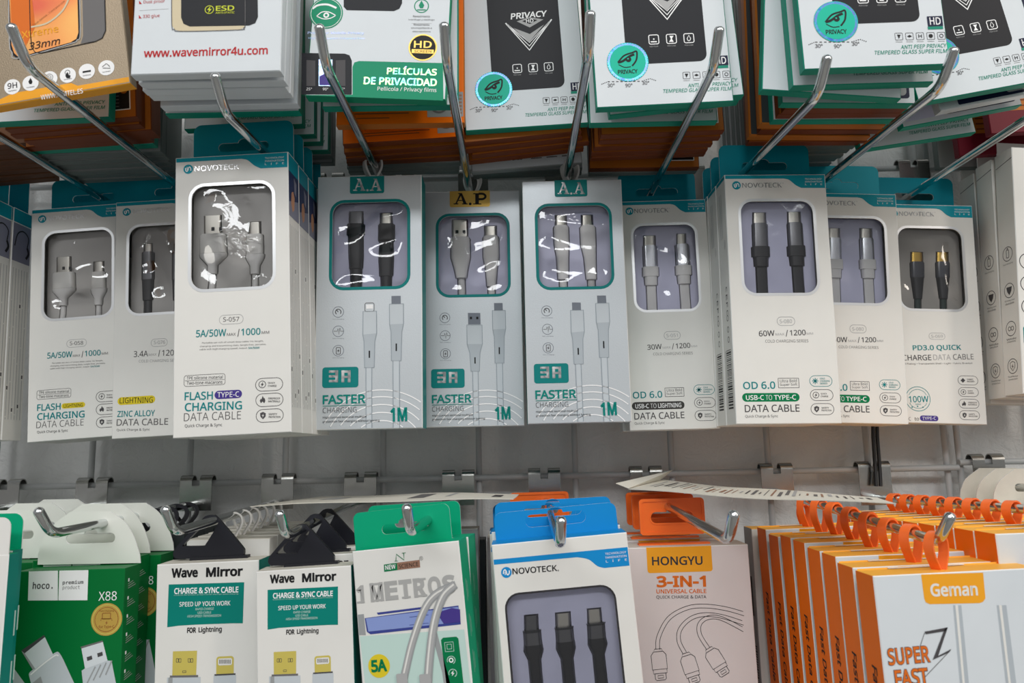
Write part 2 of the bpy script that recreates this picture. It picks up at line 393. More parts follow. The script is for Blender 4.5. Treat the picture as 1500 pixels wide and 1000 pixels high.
def carton(mb, W, H, t, mats, hole=None, ch=.0005):
    """folded card box: front face on y=0 (with an optional window), body behind it"""
    fr = mats['front']; x = W/2
    o = [(-x+ch, ch), (x-ch, ch), (x-ch, H-ch), (-x+ch, H-ch)]
    mb.flat(o, lambda a, b: (a, 0, b), fr, [hole] if hole else ())
    c4 = [(-x, 0), (x, 0), (x, H), (-x, H)]
    for i, nm in enumerate(('bottom', 'right', 'top', 'left')):
        j = (i+1) % 4; m = mats.get(nm, fr)
        mb.quad((o[i][0], 0, o[i][1]), (o[j][0], 0, o[j][1]), (c4[j][0], ch, c4[j][1]), (c4[i][0], ch, c4[i][1]), mats.get('crease', m))
        mb.quad((c4[i][0], ch, c4[i][1]), (c4[j][0], ch, c4[j][1]), (c4[j][0], t, c4[j][1]), (c4[i][0], t, c4[i][1]), m)
    mb.quad((x, t, 0), (-x, t, 0), (-x, t, H), (x, t, H), mats.get('back', fr))
    if hole:   # thickness of the card round the window
        n = len(hole); V = [(p[0], 0, p[1]) for p in hole]+[(p[0], .0007, p[1]) for p in hole]
        mb.add(V, [(i, (i+1) % n, n+(i+1) % n, n+i) for i in range(n)], 'card_edge')
def side_r(mb, p): return Dr(mb, None, (p.W/2, 0, 0), (0, 1, 0), (0, 0, 1), (1, 0, 0))
def side_l(mb, p): return Dr(mb, None, (-p.W/2, p.t, 0), (0, -1, 0), (0, 0, 1), (-1, 0, 0))

def film(x0, z0, x1, z1, r, y, mat, amp, seed):
    """wavy clear film stretched behind a window"""
    mb = MB(); nx, nz = 26, 32; rnd = random.Random(seed); w = []
    for _ in range(5):
        a = rnd.uniform(0, PI); fq = rnd.uniform(120, 380); w.append((math.cos(a)*fq, math.sin(a)*fq, rnd.uniform(0, 6.28), amp*rnd.uniform(.3, 1)/(fq/130)))
    V = []
    for j in range(nz+1):
        for i in range(nx+1):
            x = x0+(x1-x0)*i/nx; z = z0+(z1-z0)*j/nz
            edge = min(1, 6*min(i/nx, 1-i/nx), 6*min(j/nz, 1-j/nz))
            V.append((x, y+edge*sum(q[3]*math.sin(q[0]*x+q[1]*z+q[2]) for q in w), z))
    mb.add(V, [(j*(nx+1)+i, j*(nx+1)+i+1, (j+1)*(nx+1)+i+1, (j+1)*(nx+1)+i) for j in range(nz) for i in range(nx)], mat, True)
    return mb
# ------------------------------------------------------------------ the setting
mb = MB()
mb.box(-1.6, 1.6, .022, .14, 0, 2.9, 'plaster')
wall = mb.build('wall_back'); wall['kind'] = 'structure'
mb = MB(); mb.box(-1.6, 1.6, -3.0, .022, -.1, 0, 'floor_tile'); fl = mb.build('floor'); fl['kind'] = 'structure'

def grid(label, x0, x1, verts, horis):
    g = thing('wire_grid_panel', Matrix.Translation(W3((x0+x1)/2, .69, -.2)), label, 'wire grid', 'wire grid panels on the wall')
    gi = g.matrix_world.inverted()
    for z in horis:
        m = MB(); m.tube([gi @ W3(x0, .69, z), gi @ W3(x1, .69, z)], .0028, 'wire_coat', 12); m.build('horizontal_wire', g)
    for x in verts:
        m = MB(); m.tube([gi @ W3(x, .6955, -.26), gi @ W3(x, .6955, .42)], .0028, 'wire_coat', 12); m.build('vertical_wire', g)
WIRE_Z = -.0223
grid('grey coated wire grid panel spanning the wall behind most of the boxes', -.72, .4035, [-.578, -.487, -.397, -.305, -.216, -.125, -.036, .0533, .1425, .232, .324, .3965], [WIRE_Z, .2655])
grid('grey coated wire grid panel whose edge starts at the right of the wall', .4045, .75, [.4085, .50, .592], [WIRE_Z+.0045, .2635])

def hook(label, base, bend, tip=.020, lean=42, plate_x=None, plate=True, group=None, wz=WIRE_Z):
    """chrome display hook: plate with two curls over the wire, long rod, upturned end. base and bend are (x, Y, z)"""
    b = Vector(base); e = Vector(bend)
    h = thing('display_hook', Matrix.Translation(W3(*base)), label, 'hook', group)
    d = (e-b).normalized(); up = Vector((0, -math.cos(math.radians(lean)), math.sin(math.radians(lean))))
    R = .009; p1 = e-d*R; path = [b+Vector((0, -.002, 0)), b+(p1-b)*.5, p1]
    for k in range(1, 7):
        t = k/6; path.append((p1*(1-t)**2)+(e*2*t*(1-t))+((e+up*R)*t*t))
    path.append(e+up*tip)
    m = MB(); m.tube([q-b for q in path], .0031, 'chrome', 16, dome=True); m.build('rod', h)
    if plate:
        m = MB(); c = Vector((0 if plate_x is None else plate_x-b.x, -.0045, 0)); zt = wz-b.z+.002; w = .0145
        outl = [(c.x-w, -.006), (c.x+w, -.006), (c.x+w, zt), (c.x+.0035, zt), (c.x+.0035, zt-.004), (c.x-.0035, zt-.004), (c.x-.0035, zt), (c.x-w, zt)]
        m.plate(outl, c.y-.0006, c.y+.0006, 'chrome_worn')
        for sx in (-1, 1):       # curls over the wire
            x0, x1 = sorted((c.x+sx*.0035, c.x+sx*w)); prof = []
            for k in range(11):
                a = PI-PI*1.12*k/10; prof.append((.0*1+c.y+.0046+.0046*math.cos(a), zt+.0046*math.sin(a)))
            V = [(x0, y, z) for y, z in prof]+[(x1, y, z) for y, z in prof]; V += [(x, y+(.0012 if 0 else 0)-0, z) for x, y, z in V]
            n = len(prof); m.add(V[:2*n], [(i, i+1, n+i+1, n+i) for i in range(n-1)], 'chrome_worn', True)
            pr2 = [(c.y+.0046+.0056*math.cos(PI-PI*1.12*k/10), zt+.0056*math.sin(PI-PI*1.12*k/10)) for k in range(11)]
            m.add([(x0, y, z) for y, z in pr2]+[(x1, y, z) for y, z in pr2], [(i, i+1, n+i+1, n+i) for i in range(n-1)], 'chrome_worn', True)
            for x in (x0, x1):
                m.add([(x, y, z) for y, z in prof]+[(x, y, z) for y, z in pr2], [(i, i+1, n+i+1, n+i) for i in range(n-1)], 'chrome_worn')
        m.build('back_plate', h)
    return h
def lerp_hook(base, bend, Y):
    """point of a rod at depth Y"""
    b = Vector(base); e = Vector(bend); return b+(e-b)*((Y-b.y)/(e.y-b.y))

MH = 'long chrome hooks of the middle row'
ZM = .231
mid = {}
for key, px, py, x_end, lab in [
    ('057', 330, 165, None, 'short chrome hook holding the nearest teal-tabbed cable box with white plugs'),
    ('076', 42, 98, None, 'long chrome hook rising to the bronze pack at the top left'),
    ('AA1', 478, 98, None, 'long chrome hook rising in front of the green film pack, left of two'),
    ('AP', 655, 95, None, 'long chrome hook rising right of the green film pack, above the gold-labelled box'),
    ('AA2', 862, 80, None, 'long chrome hook rising between the two packs with black phones'),
    ('051', 1045, 100, None, 'long chrome hook rising across the right corner of the centre-right phone pack'),
    ('080b', 1198, 140, None, 'chrome hook holding the box with two black flat cables'),
    ('080w', 1378, 128, None, 'chrome hook whose tip crosses the round teal sticker at upper right')]:
    q = atZ(px, py, {'057': .213, '080b': .214, '080w': .220}.get(key, ZM)); bs = (q[0], .688, ZM-.002)
    mid[key] = (bs, q); hook(lab, bs, q, tip=.0225, group=MH, wz=.2655)
q = (-.365, .42, ZM); mid['058'] = ((-.365, .688, ZM), q); hook('long chrome hook entering from the left edge above the leftmost cable boxes', *mid['058'], group=MH, wz=.2655)
q = (.374, .40, ZM); mid['069'] = ((.374, .688, ZM), q); hook('long chrome hook coming in from the right edge with its plate in view', *mid['069'], plate_x=.3885, group=MH, wz=.2655)

LH = 'chrome hooks of the lower row'
low = {}
for key, bx, ex, ey, Ye, lab in [
    ('a', 292, 75, 782, .475, 'short chrome hook through the white tab of the green box'),
    ('b', 410, 256, 779, .478, 'chrome hook through the black hanger of the larger white and teal box'),
    ('c', 530, 419, 785, .485, 'chrome hook through the black hanger of the smaller white and teal box'),
    ('d', 672, 601, 779, .452, 'chrome hook with its end pointing up in front of the green tab'),
    ('e', 797, 821, 798, .442, 'chrome hook with its round end in front of the blue tab'),
    ('f', 945, 1067, 791, .4246, 'long chrome hook through the orange plastic hangers'),
    ('g', 1135, 1375, 793, .437, 'chrome hook carrying the front row of orange loops')]:
    x = atY(bx, 700, .69)[0]; e = atY(ex, ey, Ye); bs = (x, .688, -.0405); low[key] = (bs, e)
    hook(lab, bs, e, tip=.0205, lean=47, group=LH)
bs = atY(1281, 729, .688); e = atY(1490, 745, .497); e = tuple(Vector(bs)+(Vector(e)-Vector(bs))*1.5); low['h'] = (bs, e); hook('chrome hook carrying the rear row of orange loops, plate reflecting green and orange', bs, e, group=LH)
bs = (-.3886, .688, -.0405); e = (-.3886, .45, -.05); low['i'] = (bs, e); hook('chrome hook with its plate above the dusty white tabs at lower left', bs, e, group=LH)
bs = (-.4693, .688, -.0405); e = (-.4693, .45, -.05); low['j'] = (bs, e); hook('chrome hook with its plate at the left edge of the picture', bs, e, group=LH)
bs = (.4274, .688, -.036); e = (.4274, .45, -.05); low['k'] = (bs, e); hook('chrome hook with its plate at the right edge above the grey card tabs', bs, e, group=LH, wz=WIRE_Z+.0045)

# ------------------------------------------------------------------ boxed cables, middle row
def cable(parent, ref, segs, yc, usb=False, name='cable'):
    """plug, strain relief and cord; segs = (material, half depth, roundness, [(cx, py, half width) ...]); the first is the metal connector"""
    k = Dr(MB(), ref).k
    def secs(s):
        out = []
        for cx, py, hw in s[3]:
            u, v = ref.uv(cx, py, yc); out.append((u, yc, v, hw*k, min(s[1], hw*k*1.05)))
        return out
    m = MB()
    for s in segs[1:]: m.loft(secs(s), s[0], e=s[2])
    body = m.build(name, parent)
    m = MB(); s = segs[0]; m.loft(secs(s), s[0], e=s[2])
    c0, c1 = s[3][0], s[3][-1]; cx, hw = (c0[0]+c1[0])/2, c0[2]; y0, y1 = c0[1], c1[1]
    d = Dr(m, ref, org=(0, yc-s[1]-.0001, 0))
    if usb:
        for sx in (-1, 1): d.rect(cx+sx*hw*.48-hw*.2, y0+(y1-y0)*.42, cx+sx*hw*.48+hw*.2, y0+(y1-y0)*.62, .5, 'ink')
        d.rect(cx-hw*.12, y0+(y1-y0)*.82, cx+hw*.12, y0+(y1-y0)*.9, .3, 'ink_mid')
    m.build('connector', body)
    return body
def hole_of(ref, segs, yc, mg, zmin):
    k = Dr(MB(), ref).k; L = []; Rr = []
    for s in segs:
        for cx, py, hw in s[3]:
            u, v = ref.uv(cx, py, yc); L.append((u-hw*k-mg, v)); Rr.append((u+hw*k+mg, v))
    def clean(q):
        o = []
        for p in q:
            if p[1] < zmin: p = (p[0], zmin)
            if not o or abs(p[1]-o[-1][1]) > 1e-5 or abs(p[0]-o[-1][0]) > 1e-5: o.append(p)
        return o
    L = clean([(L[0][0], L[0][1]+mg)]+L); Rr = clean([(Rr[0][0], Rr[0][1]+mg)]+Rr)
    return L+Rr[::-1]

def tray(parent, win, holes, mat, y=.008, depth=.008, lip='tray_dark'):
    m = MB(); x0, z0, x1, z1 = win[0]-.002, win[1]-.003, win[2]+.002, win[3]+.002
    m.plate([(x0, z0), (x1, z0), (x1, z1), (x0, z1)], y, y+.0006, mat, holes)
    for h in holes:
        n = len(h); V = [(p[0], y, p[1]) for p in h]+[(p[0], y+depth, p[1]) for p in h]
        m.add(V, [(i, (i+1) % n, n+(i+1) % n, n+i) for i in range(n)], mat)
    m.quad((x0, y+depth, z0), (x1, y+depth, z0), (x1, y+depth, z1), (x0, y+depth, z1), mat)
    return m.build('insert_tray', parent)

def logo(d, cx, cy, r, col, x0, y0, x1, y1, h, tm):
    d.disc(cx, cy, r, col, 2); q = r*.5
    d.curve([(cx-q*1.1, cy+q*.6), (cx-q*1.0, cy-q*.5), (cx-q*.5, cy-q), (cx, cy-q*.2), (cx+q*.1, cy+q*.5), (cx+q*.55, cy+q*.9), (cx+q*1.05, cy+q*.3), (cx+q*1.1, cy-q*.8)], r*.2, 'white_ink', 3, 5)
    d.curve([(cx-q*.45, cy+q), (cx-q*.4, cy-q*.2), (cx-q*.1, cy-q*.1)], r*.14, 'white_ink', 3, 4)
    d.text('NOVOTECK', x0, y0, x1, y1, h, tm, .018)
    d.text('®', x1+h*.08, y1+h*.42, x1+h*.34, y1+h*.42, h*.26, tm)
def pill(d, x0, yc, h, x1, icon, l1, l2, col='ink_mid', l3=None):
    d.frame(x0, yc-h/2, x1, yc+h/2, h/2, h*.045, col, 1); cx = x0+(x1-x0)*.24; r = h*.27
    if icon == 'bolt':
        d.ring(cx, yc, r, h*.05, col, 1, 20); d.poly([(cx+r*.3, yc-r*.8), (cx-r*.5, yc+r*.15), (cx-r*.05, yc+r*.15), (cx-r*.3, yc+r*.85), (cx+r*.5, yc-r*.15), (cx+r*.05, yc-r*.15)], col)
    elif icon == 'fire':
        d.poly([(cx, yc-r*1.2), (cx+r*.45, yc-r*.4), (cx+r*.6, yc-r*.65), (cx+r*.85, yc+r*.3), (cx+r*.5, yc+r*1.05), (cx, yc+r*.5), (cx-r*.5, yc+r*1.05), (cx-r*.85, yc+r*.3), (cx-r*.5, yc-r*.4), (cx-r*.3, yc-r*.1)], col)
    elif icon == 'shield':
        d.poly([(cx, yc-r*1.1), (cx+r*.85, yc-r*.7), (cx+r*.8, yc+r*.3), (cx, yc+r*1.15), (cx-r*.8, yc+r*.3), (cx-r*.85, yc-r*.7)], col)
        d.poly([(cx+r*.25, yc-r*.6), (cx-r*.4, yc+r*.1), (cx-r*.02, yc+r*.1), (cx-r*.2, yc+r*.65), (cx+r*.4, yc-r*.1), (cx+r*.02, yc-r*.1)], 'card', 2)
    elif icon == 'snow':
        for k in range(4):
            a = PI*k/4; d.line([(cx-r*1.1*math.cos(a), yc-r*1.1*math.sin(a)), (cx+r*1.1*math.cos(a), yc+r*1.1*math.sin(a))], h*.07, col)
        d.disc(cx, yc, r*.4, col)
    elif icon == 'weave':
        d.poly([(cx, yc-r), (cx+r, yc), (cx, yc+r), (cx-r, yc)], col)
    tx = x0+(x1-x0)*.46; te = lambda s: min(x1-h*.2, tx+len(s)*h*.115)
    lines = [q for q in (l1, l2, l3) if q]; n = len(lines); st = h*.235
    for i, q in enumerate(lines): y = yc+(i-(n-1)/2)*st; d.text(q, tx, y, te(q), y, h*.15, col, .01)

NW, NH, NT = .080, .197, .0235
def novo(pose, ref, label, design, plugs, traymat, logo_px, yfilm='clear_film', amp=.0003, header_ref=None, group=None, tab=True, side=None, seed=1, name='data_cable_box', tabref=None, logo_ink='foil_text'):
    """white card box with a teal corner band, foil-framed window, tray with two plugs and a teal hang tab"""
    t = thing(name, pose.M, label, 'cable box', group); W, H, T = pose.W, pose.H, pose.t
    win = (-W*.355, H*.513, W*.355, H*.888); r = W*.115; hole = rr(*win, r)
    m = MB()
    carton(m, W, H, T, {'front': 'card', 'left': 'card', 'right': 'card', 'top': 'teal', 'bottom': 'card', 'back': 'card', 'crease': 'card_edge'}, hole)
    d = Dr(m, ref)
    # foil frame round the window
    o = rr(win[0]-.0022, win[1]-.0022, win[2]+.0022, win[3]+.0022, r+.0022); n = len(o); f = d.fn(1)
    m.add([f(*p) for p in o]+[f(*p) for p in hole], [(i, (i+1) % n, n+(i+1) % n, n+i) for i in range(n)], 'foil')
    # teal corner band
    b = [(-W/2+.0006, H-.0008), (-W/2+.0006, H-.0032), (-.0 + W*.08, H-.0028), (W*.12, H-.0034)]
    b = [(-W/2+.0006, H-.0006), (-W/2+.0006, H-.0034), (W*.085, H-.0034)]+[tuple(p) for p in spline([(W*.085, H-.0034), (W*.14, H-.0046), (W*.20, H-.0088), (W*.255, H-.0112)], 5)]+[(W/2-.0006, H-.0114), (W/2-.0006, H-.0006)]
    d.poly(b, 'teal', 1, True)
    q = Dr(m)
    for i, (s_, wd_) in enumerate((('TECHNOLOGY', .0135), ('INNOVATION', .0135), ('L   I   F   E', .0135))):
        q.text(s_, W*.295, H-.0040-.0022*i, W*.295+wd_, H-.0040-.0022*i, .0013, 'white_ink', 0, layer=3)
    logo(q, -W*.385, H-.0088, .0034, 'teal', -W*.33, H-.0088, W*.065, H-.0088, .0040, logo_ink)
    design(d)
    # printed sides: picture at the top, columns of small print below
    for s_ in (side_r(m, pose), side_l(m, pose)):
        (side or side_print)(s_, T, H, s_.n.x > 0)
    m.build('carton', t)
    m = MB(); w = W*.464
    tabH = .0425; m.plate(rr(-w, H-.012, w, H+tabH-.0085, .006, 6, (0, 0, 1, 1)), T-.0012, T-.0002, 'teal', [slot_outline(0, H+.0155, .0375, .0068, .0042)], 'card_edge')
    m.build('hang_tab', t)
    film(win[0]-.001, win[1]-.001, win[2]+.001, win[3]+.001, r, .0026, yfilm, amp, seed).build('window_film', t)
    holes = [hole_of(ref, p[0], .0085, .0007, win[1]-.002) for p in plugs]
    tray(t, win, holes, traymat)
    for p in plugs: cable(t, ref, p[0], .0085, p[1])
    return t
def side_print(s, T, H, right):
    s.poly([(.0005, H-.0006), (T-.0005, H-.0006), (T-.0005, H-.013), (.0005, H-.013)], 'teal', 1, True)
    s.poly([(.0005, H-.013), (T-.0005, H-.013), (T-.0005, H-.046), (.0005, H-.046)], 'night_print', 1, True)
    s.poly([(.0005, H-.036), (T-.0005, H-.030), (T-.0005, H-.046), (.0005, H-.046)], 'grey_print', 2, True)
    s.poly([(.006, H-.028), (.010, H-.026), (.013, H-.030), (.012, H-.039), (.008, H-.042), (.005, H-.036)], 'skin_print', 3, True)
    s.poly([(.012, H-.015), (.018, H-.018), (.017, H-.028), (.013, H-.026)], 'grey_print', 2, True)
    cols(s, T, .012, H-.052)
def cols(s, T, z0, z1):
    rnd = random.Random(3); n = 6; z0 += .006
    for c in range(n):
        x = T*(c+.8)/(n+.6); z = z1
        while z > z0:
            l = min(rnd.uniform(.02, .05), z-z0+.001); s.line([(x, z), (x, z-l)], .0007, 'ink_pale' if c % 2 else 'side_text', 1, True); z -= l+.0012
            if rnd.random() < .4 and z > z0: s.poly([(x-.0008, z), (x+.0008, z), (x+.0008, z-.003), (x-.0008, z-.003)], 'ink_mid', 1, True); z -= .0042
def side_phone(s, T, H, right):
    s.poly([(.0005, H-.0006), (T-.0005, H-.0006), (T-.0005, H-.012), (.0005, H-.012)], 'teal', 1, True)
    s.poly([(.0005, H-.013), (T-.0005, H-.013), (T-.0005, H-.046), (.0005, H-.046)], 'grey_print', 1, True)
    s.line(spline([(.003, H-.033), (.006, H-.022), (.013, H-.018), (.02, H-.022), (.019, H-.031)], 6), .0012, 'ink', 2, True)
    s.line(spline([(.019, H-.031), (.021, H-.036), (.018, H-.041)], 5), .0024, 'ink', 2, True)
    cols(s, T, .012, H-.052)
def side_code(s, T, H, right):
    """small approvals, recycling marks and a bar code"""
    rnd = random.Random(5); s.poly([(.0005, H-.0006), (T-.0005, H-.0006), (T-.0005, H-.0035), (.0005, H-.0035)], 'teal', 1, True)
    z = .012
    while z < .058:
        h = rnd.choice((.0005, .0008, .0014)); s.poly([(T*.28, z), (T*.80, z), (T*.80, z+h), (T*.28, z+h)], 'ink', 1, True); z += h+rnd.choice((.0006, .001))
    s.line([(T*.2, .012), (T*.2, .058)], .0012, 'ink_pale', 1, True)
    for i, (ch, h) in enumerate((('C', .0042), ('E', .0042), ('F', .0042), ('C', .0042))):
        zz = .108-.0062*i; a = s.fn(2); V, Fc = text_outline(ch); s.mb.add([a(T*.62+h*v[1], zz-.0042*v[0]) for v in V], Fc, 'ink_mid')
    for zz in (.083, .074, .066):
        s.ring(T*.6, zz, .0022, .0006, 'ink_mid', 1, 14)
    for r in (.0018, .0032, .0046): s.arc(T*.55, .142, r, 300, 420, .0005, 'ink_pale', 1, 10)
    for k in range(3): s.line([(T*(.25+.12*k), .148), (T*(.25+.12*k), .185)], .0009, 'side_text', 1, True)

P057 = Pose(-.1975, .4962, .2120, -1.85, -.55, .6, NW, NH, NT)
P080 = Pose(.2092, .5632, .2139, .87, .19, .4, NW, NH, NT)
P076 = Pose(-.2921, .5935, .2154, -2.33, 0, 0, NW, NH, NT)
P058 = Pose(-.3694, .6034, .2147, -3.2, 0, 0, NW, NH, NT)
P051 = Pose(.1300, .6161, .2128, -.21, -.8, .3, .0745, NH, NT)
P08w = Pose(.2905, .6131, .2143, 2.5, 0, 0, NW, NH, NT)
P069 = Pose(.3761, .6464, .2136, 2.6, 0, 0, NW, NH, NT)

def flash_design(code, tagtxt, tagmat, tagink, tag):
    def go(d):
        d.frame(321.6, 461, 356, 474.2, 6.5, .7, 'ink_pale'); d.text(code, 327, 467.7, 350.5, 467.1, 6.6, 'ink_grey')
        d.text('5A/50W', 287.4, 488.6, 331.5, 486.8, 10.5, 'ink_teal', .012); d.text('MAX', 332.5, 489.8, 345.5, 489.2, 4, 'ink_grey'); d.text('/', 347.5, 487.5, 351.5, 487, 11, 'ink_mid')
        d.text('1000', 353.5, 486.2, 381.6, 485, 9.8, 'ink_teal', .012); d.text('MM', 383.5, 487, 394.5, 486.4, 4, 'ink_grey')
        d.text('Portable set rich of smart data cable 1m length,', 296, 502.4, 386, 499.4, 2.9, 'ink_grey'); d.text('charging and transmitting data, tangle-free, portable,', 293, 507.4, 390, 504.2, 2.9, 'ink_grey')
        d.text('cable with high charging speed, output', 292.5, 512, 362, 509.6, 2.9, 'ink_grey'); d.text('5A/50W', 364, 509.5, 380.5, 509, 2.9, 'ink_teal', .012)
        d.frame(270.6, 548.7, 329, 564.2, 3.5, .6, 'ink_mid'); d.line([(270.9, 557.7), (328.8, 555.6)], .5, 'ink_mid')
        d.text('TPE silicone material', 273.6, 553.6, 326.4, 551.8, 4.6, 'ink_mid'); d.text('Two-tone macarons', 273.6, 561, 326, 559.2, 4.6, 'ink_mid')
        d.text('FLASH', 270.6, 580.3, 312, 578.8, 11.6, 'ink_teal', .016)
        d.rect(*tag[:4], 6, tagmat); d.text(tagtxt, tag[0]+3.5, (tag[1]+tag[3])/2+.7, tag[2]-3.5, (tag[1]+tag[3])/2-.5, tag[4], tagink, .004)
        d.text('CHARGING', 270.9, 596.3, 354.6, 593.2, 11.8, 'ink_teal', .016); d.text('DATA CABLE', 269.6, 610.9, 353, 607.6, 11.2, 'ink_mid', -.012)
        d.text('Quick Charge & Sync', 270.9, 624.2, 325.5, 622.3, 5.6, 'ink_mid')
        pill(d, 375, 562.8, 18, 413.6, 'bolt', 'QUICK', 'CHARGE'); pill(d, 375.4, 585.4, 18, 414, 'fire', 'FIREPROOF', 'MATERIALS'); pill(d, 376, 608.4, 18, 414.4, 'shield', 'SAFETY', 'PROTECTION')
    return go
FL_PLUGS = [([('plug_steel', .0024, 8, [(312.3, 317, 12), (312.6, 345, 12)]),
              ('white_plastic', .0042, 4, [(313, 344, 17), (313.2, 346, 19), (313.5, 372, 19.5)]), ('white_rubber', .0045, 3, [(313.5, 372.4, 20.5), (313.5, 377, 19.5), (312.6, 386, 10), (312.3, 389, 7.2), (312, 402, 6.8)]),
              ('white_rubber', .002, 2, [(312, 402, 4.8), (311.5, 415, 4.8), (309.5, 434, 4.8)])], True),
            ([('plug_steel', .0016, 3, [(373.2, 326, 8.6), (373.4, 345, 8.8)]),
              ('white_plastic', .0034, 4, [(374, 344, 10.5), (374, 346, 12), (374.2, 373, 12.3)]), ('white_rubber', .0036, 3, [(374.2, 373.4, 13.8), (374.3, 379, 13), (374.2, 390, 7), (374, 402, 6.4)]),
              ('white_rubber', .002, 2, [(374, 402, 4.6), (374, 434, 4.6)])], False)]
G_N = 'white data cable boxes with a teal corner band'
b057 = novo(P057, P057, 'white cable box with purple pill, white plugs in its glaring window, foremost of the row', flash_design('S-057', 'TYPE-C', 'purple', 'white_ink', (315, 571.6, 354, 583.4, 7.6)), FL_PLUGS, 'tray_grey', None, 'crinkled_film', .0014, seed=4, group=G_N, logo_ink='foil_logo')
for i in range(3):
    dup(b057, (.0002*(i+1), .0247*(i+1), 0), '%s teal-tabbed cable box behind the foremost white box with purple pill' % ['next', 'second', 'third'][i], G_N)
b058 = novo(P058, P057, 'white cable box with small yellow pill and white USB plug, left of the wide-pill box', flash_design('S-058', 'LIGHTNING', 'yellow', 'ink', (314, 573, 354.5, 582, 6)), FL_PLUGS, 'tray_grey', None, 'creased_film', .0011, seed=9, group=G_N, side=side_phone, logo_ink='foil_logo')
dup(b058, (-.002, .0247, .0), 'white cable box directly behind the small yellow pill box at the left', G_N)

def zinc(d):
    d.frame(221.5, 496, 245, 507, 5.4, .6, 'ink_pale'); d.text('S-076', 225.5, 501.4, 242, 500.8, 5.2, 'ink_pale')
    d.text('3.4A', 196, 518.5, 217, 517.6, 8.6, 'ink_mid'); d.text('MAX', 218, 519.4, 229.5, 519, 3.4, 'ink_pale'); d.text('/', 231.5, 517.5, 235, 517, 9.5, 'ink_mid'); d.text('1200', 237.5, 516.8, 261, 516, 8.4, 'ink_mid'); d.text('MM', 262.5, 517, 271, 516.6, 3.4, 'ink_pale')
    d.text('COLD CHARGING SERIES', 203.5, 528.8, 266, 527.2, 4, 'ink_pale')
    d.rect(173, 580.5, 226.6, 591.5, 5.4, 'yellow'); d.text('LIGHTNING', 175.6, 586.5, 224, 585.4, 8, 'ink', 0)
    d.text('ZINC ALLOY', 172, 606.2, 227, 604.6, 8.6, 'ink_teal', .012); d.text('DATA CABLE', 171, 618.6, 246.4, 617, 9.4, 'ink_grey', .006); d.text('Quick Charge & Sync', 171, 630, 219.6, 629, 4.4, 'ink_grey')
ZP = lambda cx: ([('plug_steel', .0012, 3, [(cx-.2, 357.5, 5.6), (cx, 369.6, 5.8)]), ('gunmetal', .0034, 4, [(cx, 369.6, 7), (cx, 371, 8.8), (cx-.2, 410, 8.8)]), ('black_rubber', .0034, 3, [(cx-.2, 410, 8.2), (cx-.4, 440, 6.8)]), ('black_rubber', .0024, 2, [(cx-.4, 440, 5.2), (cx-.8, 470, 5.2)])], False)
b076 = novo(P076, P076, 'white cable box with wide yellow pill and one dark plug in view', zinc, [ZP(217.7), ZP(262)], 'tray_grey', None, 'creased_film', .0011, seed=12, group=G_N, logo_ink='foil_logo')
dup(b076, (.001, .0247, .0), 'white cable box directly behind the wide yellow pill box with a dark plug', G_N)

def od(code, x, watt, pilltxt, pillmat):
    """x maps the layout of the box with black flat cables"""
    def go(d):
        d.frame(1138.5, 464, 1164, 476.6, 6, .8, 'ink_pale'); d.text(code, 1142, 470.6, 1160, 470.2, 5.6, 'ink_pale')
        d.text(watt, 1111.5, 488.5, 1134.5, 487.6, 8.2, 'ink_mid', .008); d.text('MAX', 1136, 489.6, 1149, 489.2, 3.4, 'ink_pale'); d.text('/', 1150.5, 488, 1154.5, 487.8, 9.5, 'ink_mid'); d.text('1200', 1157, 487.4, 1180, 486.6, 8, 'ink_mid', .008); d.text('MM', 1181.5, 488.4, 1191, 488.2, 3.2, 'ink_pale')
        d.text('COLD CHARGING SERIES', 1121, 499.6, 1184, 499, 4.2, 'ink_grey', -.01)
        d.text('OD 6.0', 1088.5, 564.6, 1135.5, 563.8, 10.6, 'ink_teal', .014); d.frame(1140.5, 554, 1169.8, 567.6, .3, .7, 'ink_mid'); d.text('Ultra Bold', 1142.5, 557.8, 1167, 557.3, 4.4, 'ink_mid', -.006); d.text('Super Soft', 1142.5, 563.6, 1167.8, 563.1, 4.6, 'ink_mid', -.006)
        d.rect(1088.3, 575.6, 1170, 587.8, 6, pillmat)
        a, b_ = pilltxt; n = len(a)/(len(a)+len(b_)+3); w = 73.5
        d.text(a, 1092.6, 582.3, 1092.6+w*n, 582, 7, 'white_ink', .014); d.text('TO', 1092.6+w*n+2.6, 582, 1092.6+w*n+12, 581.9, 7, 'white_ink', -.01); d.text(b_, 1092.6+w*n+14.8, 581.9, 1166, 581.5, 7, 'white_ink', .014)
        d.text('DATA CABLE', 1091, 598.2, 1171, 597.4, 10.4, 'ink_mid', .006); d.text('Quick Charge & Sync', 1091.6, 610, 1139.6, 609.6, 5, 'ink_grey')
        pill(d, 1186.4, 557.8, 15.4, 1218.4, 'snow', 'COLD', 'CHARGING', 'ink_teal', 'SERIES'); pill(d, 1187.4, 578.4, 15.6, 1219.8, 'bolt', 'QUICK', 'CHARGE'); pill(d, 1188.4, 599, 15.8, 1221, 'shield', 'SAFETY', 'PROTECTION')
    return go
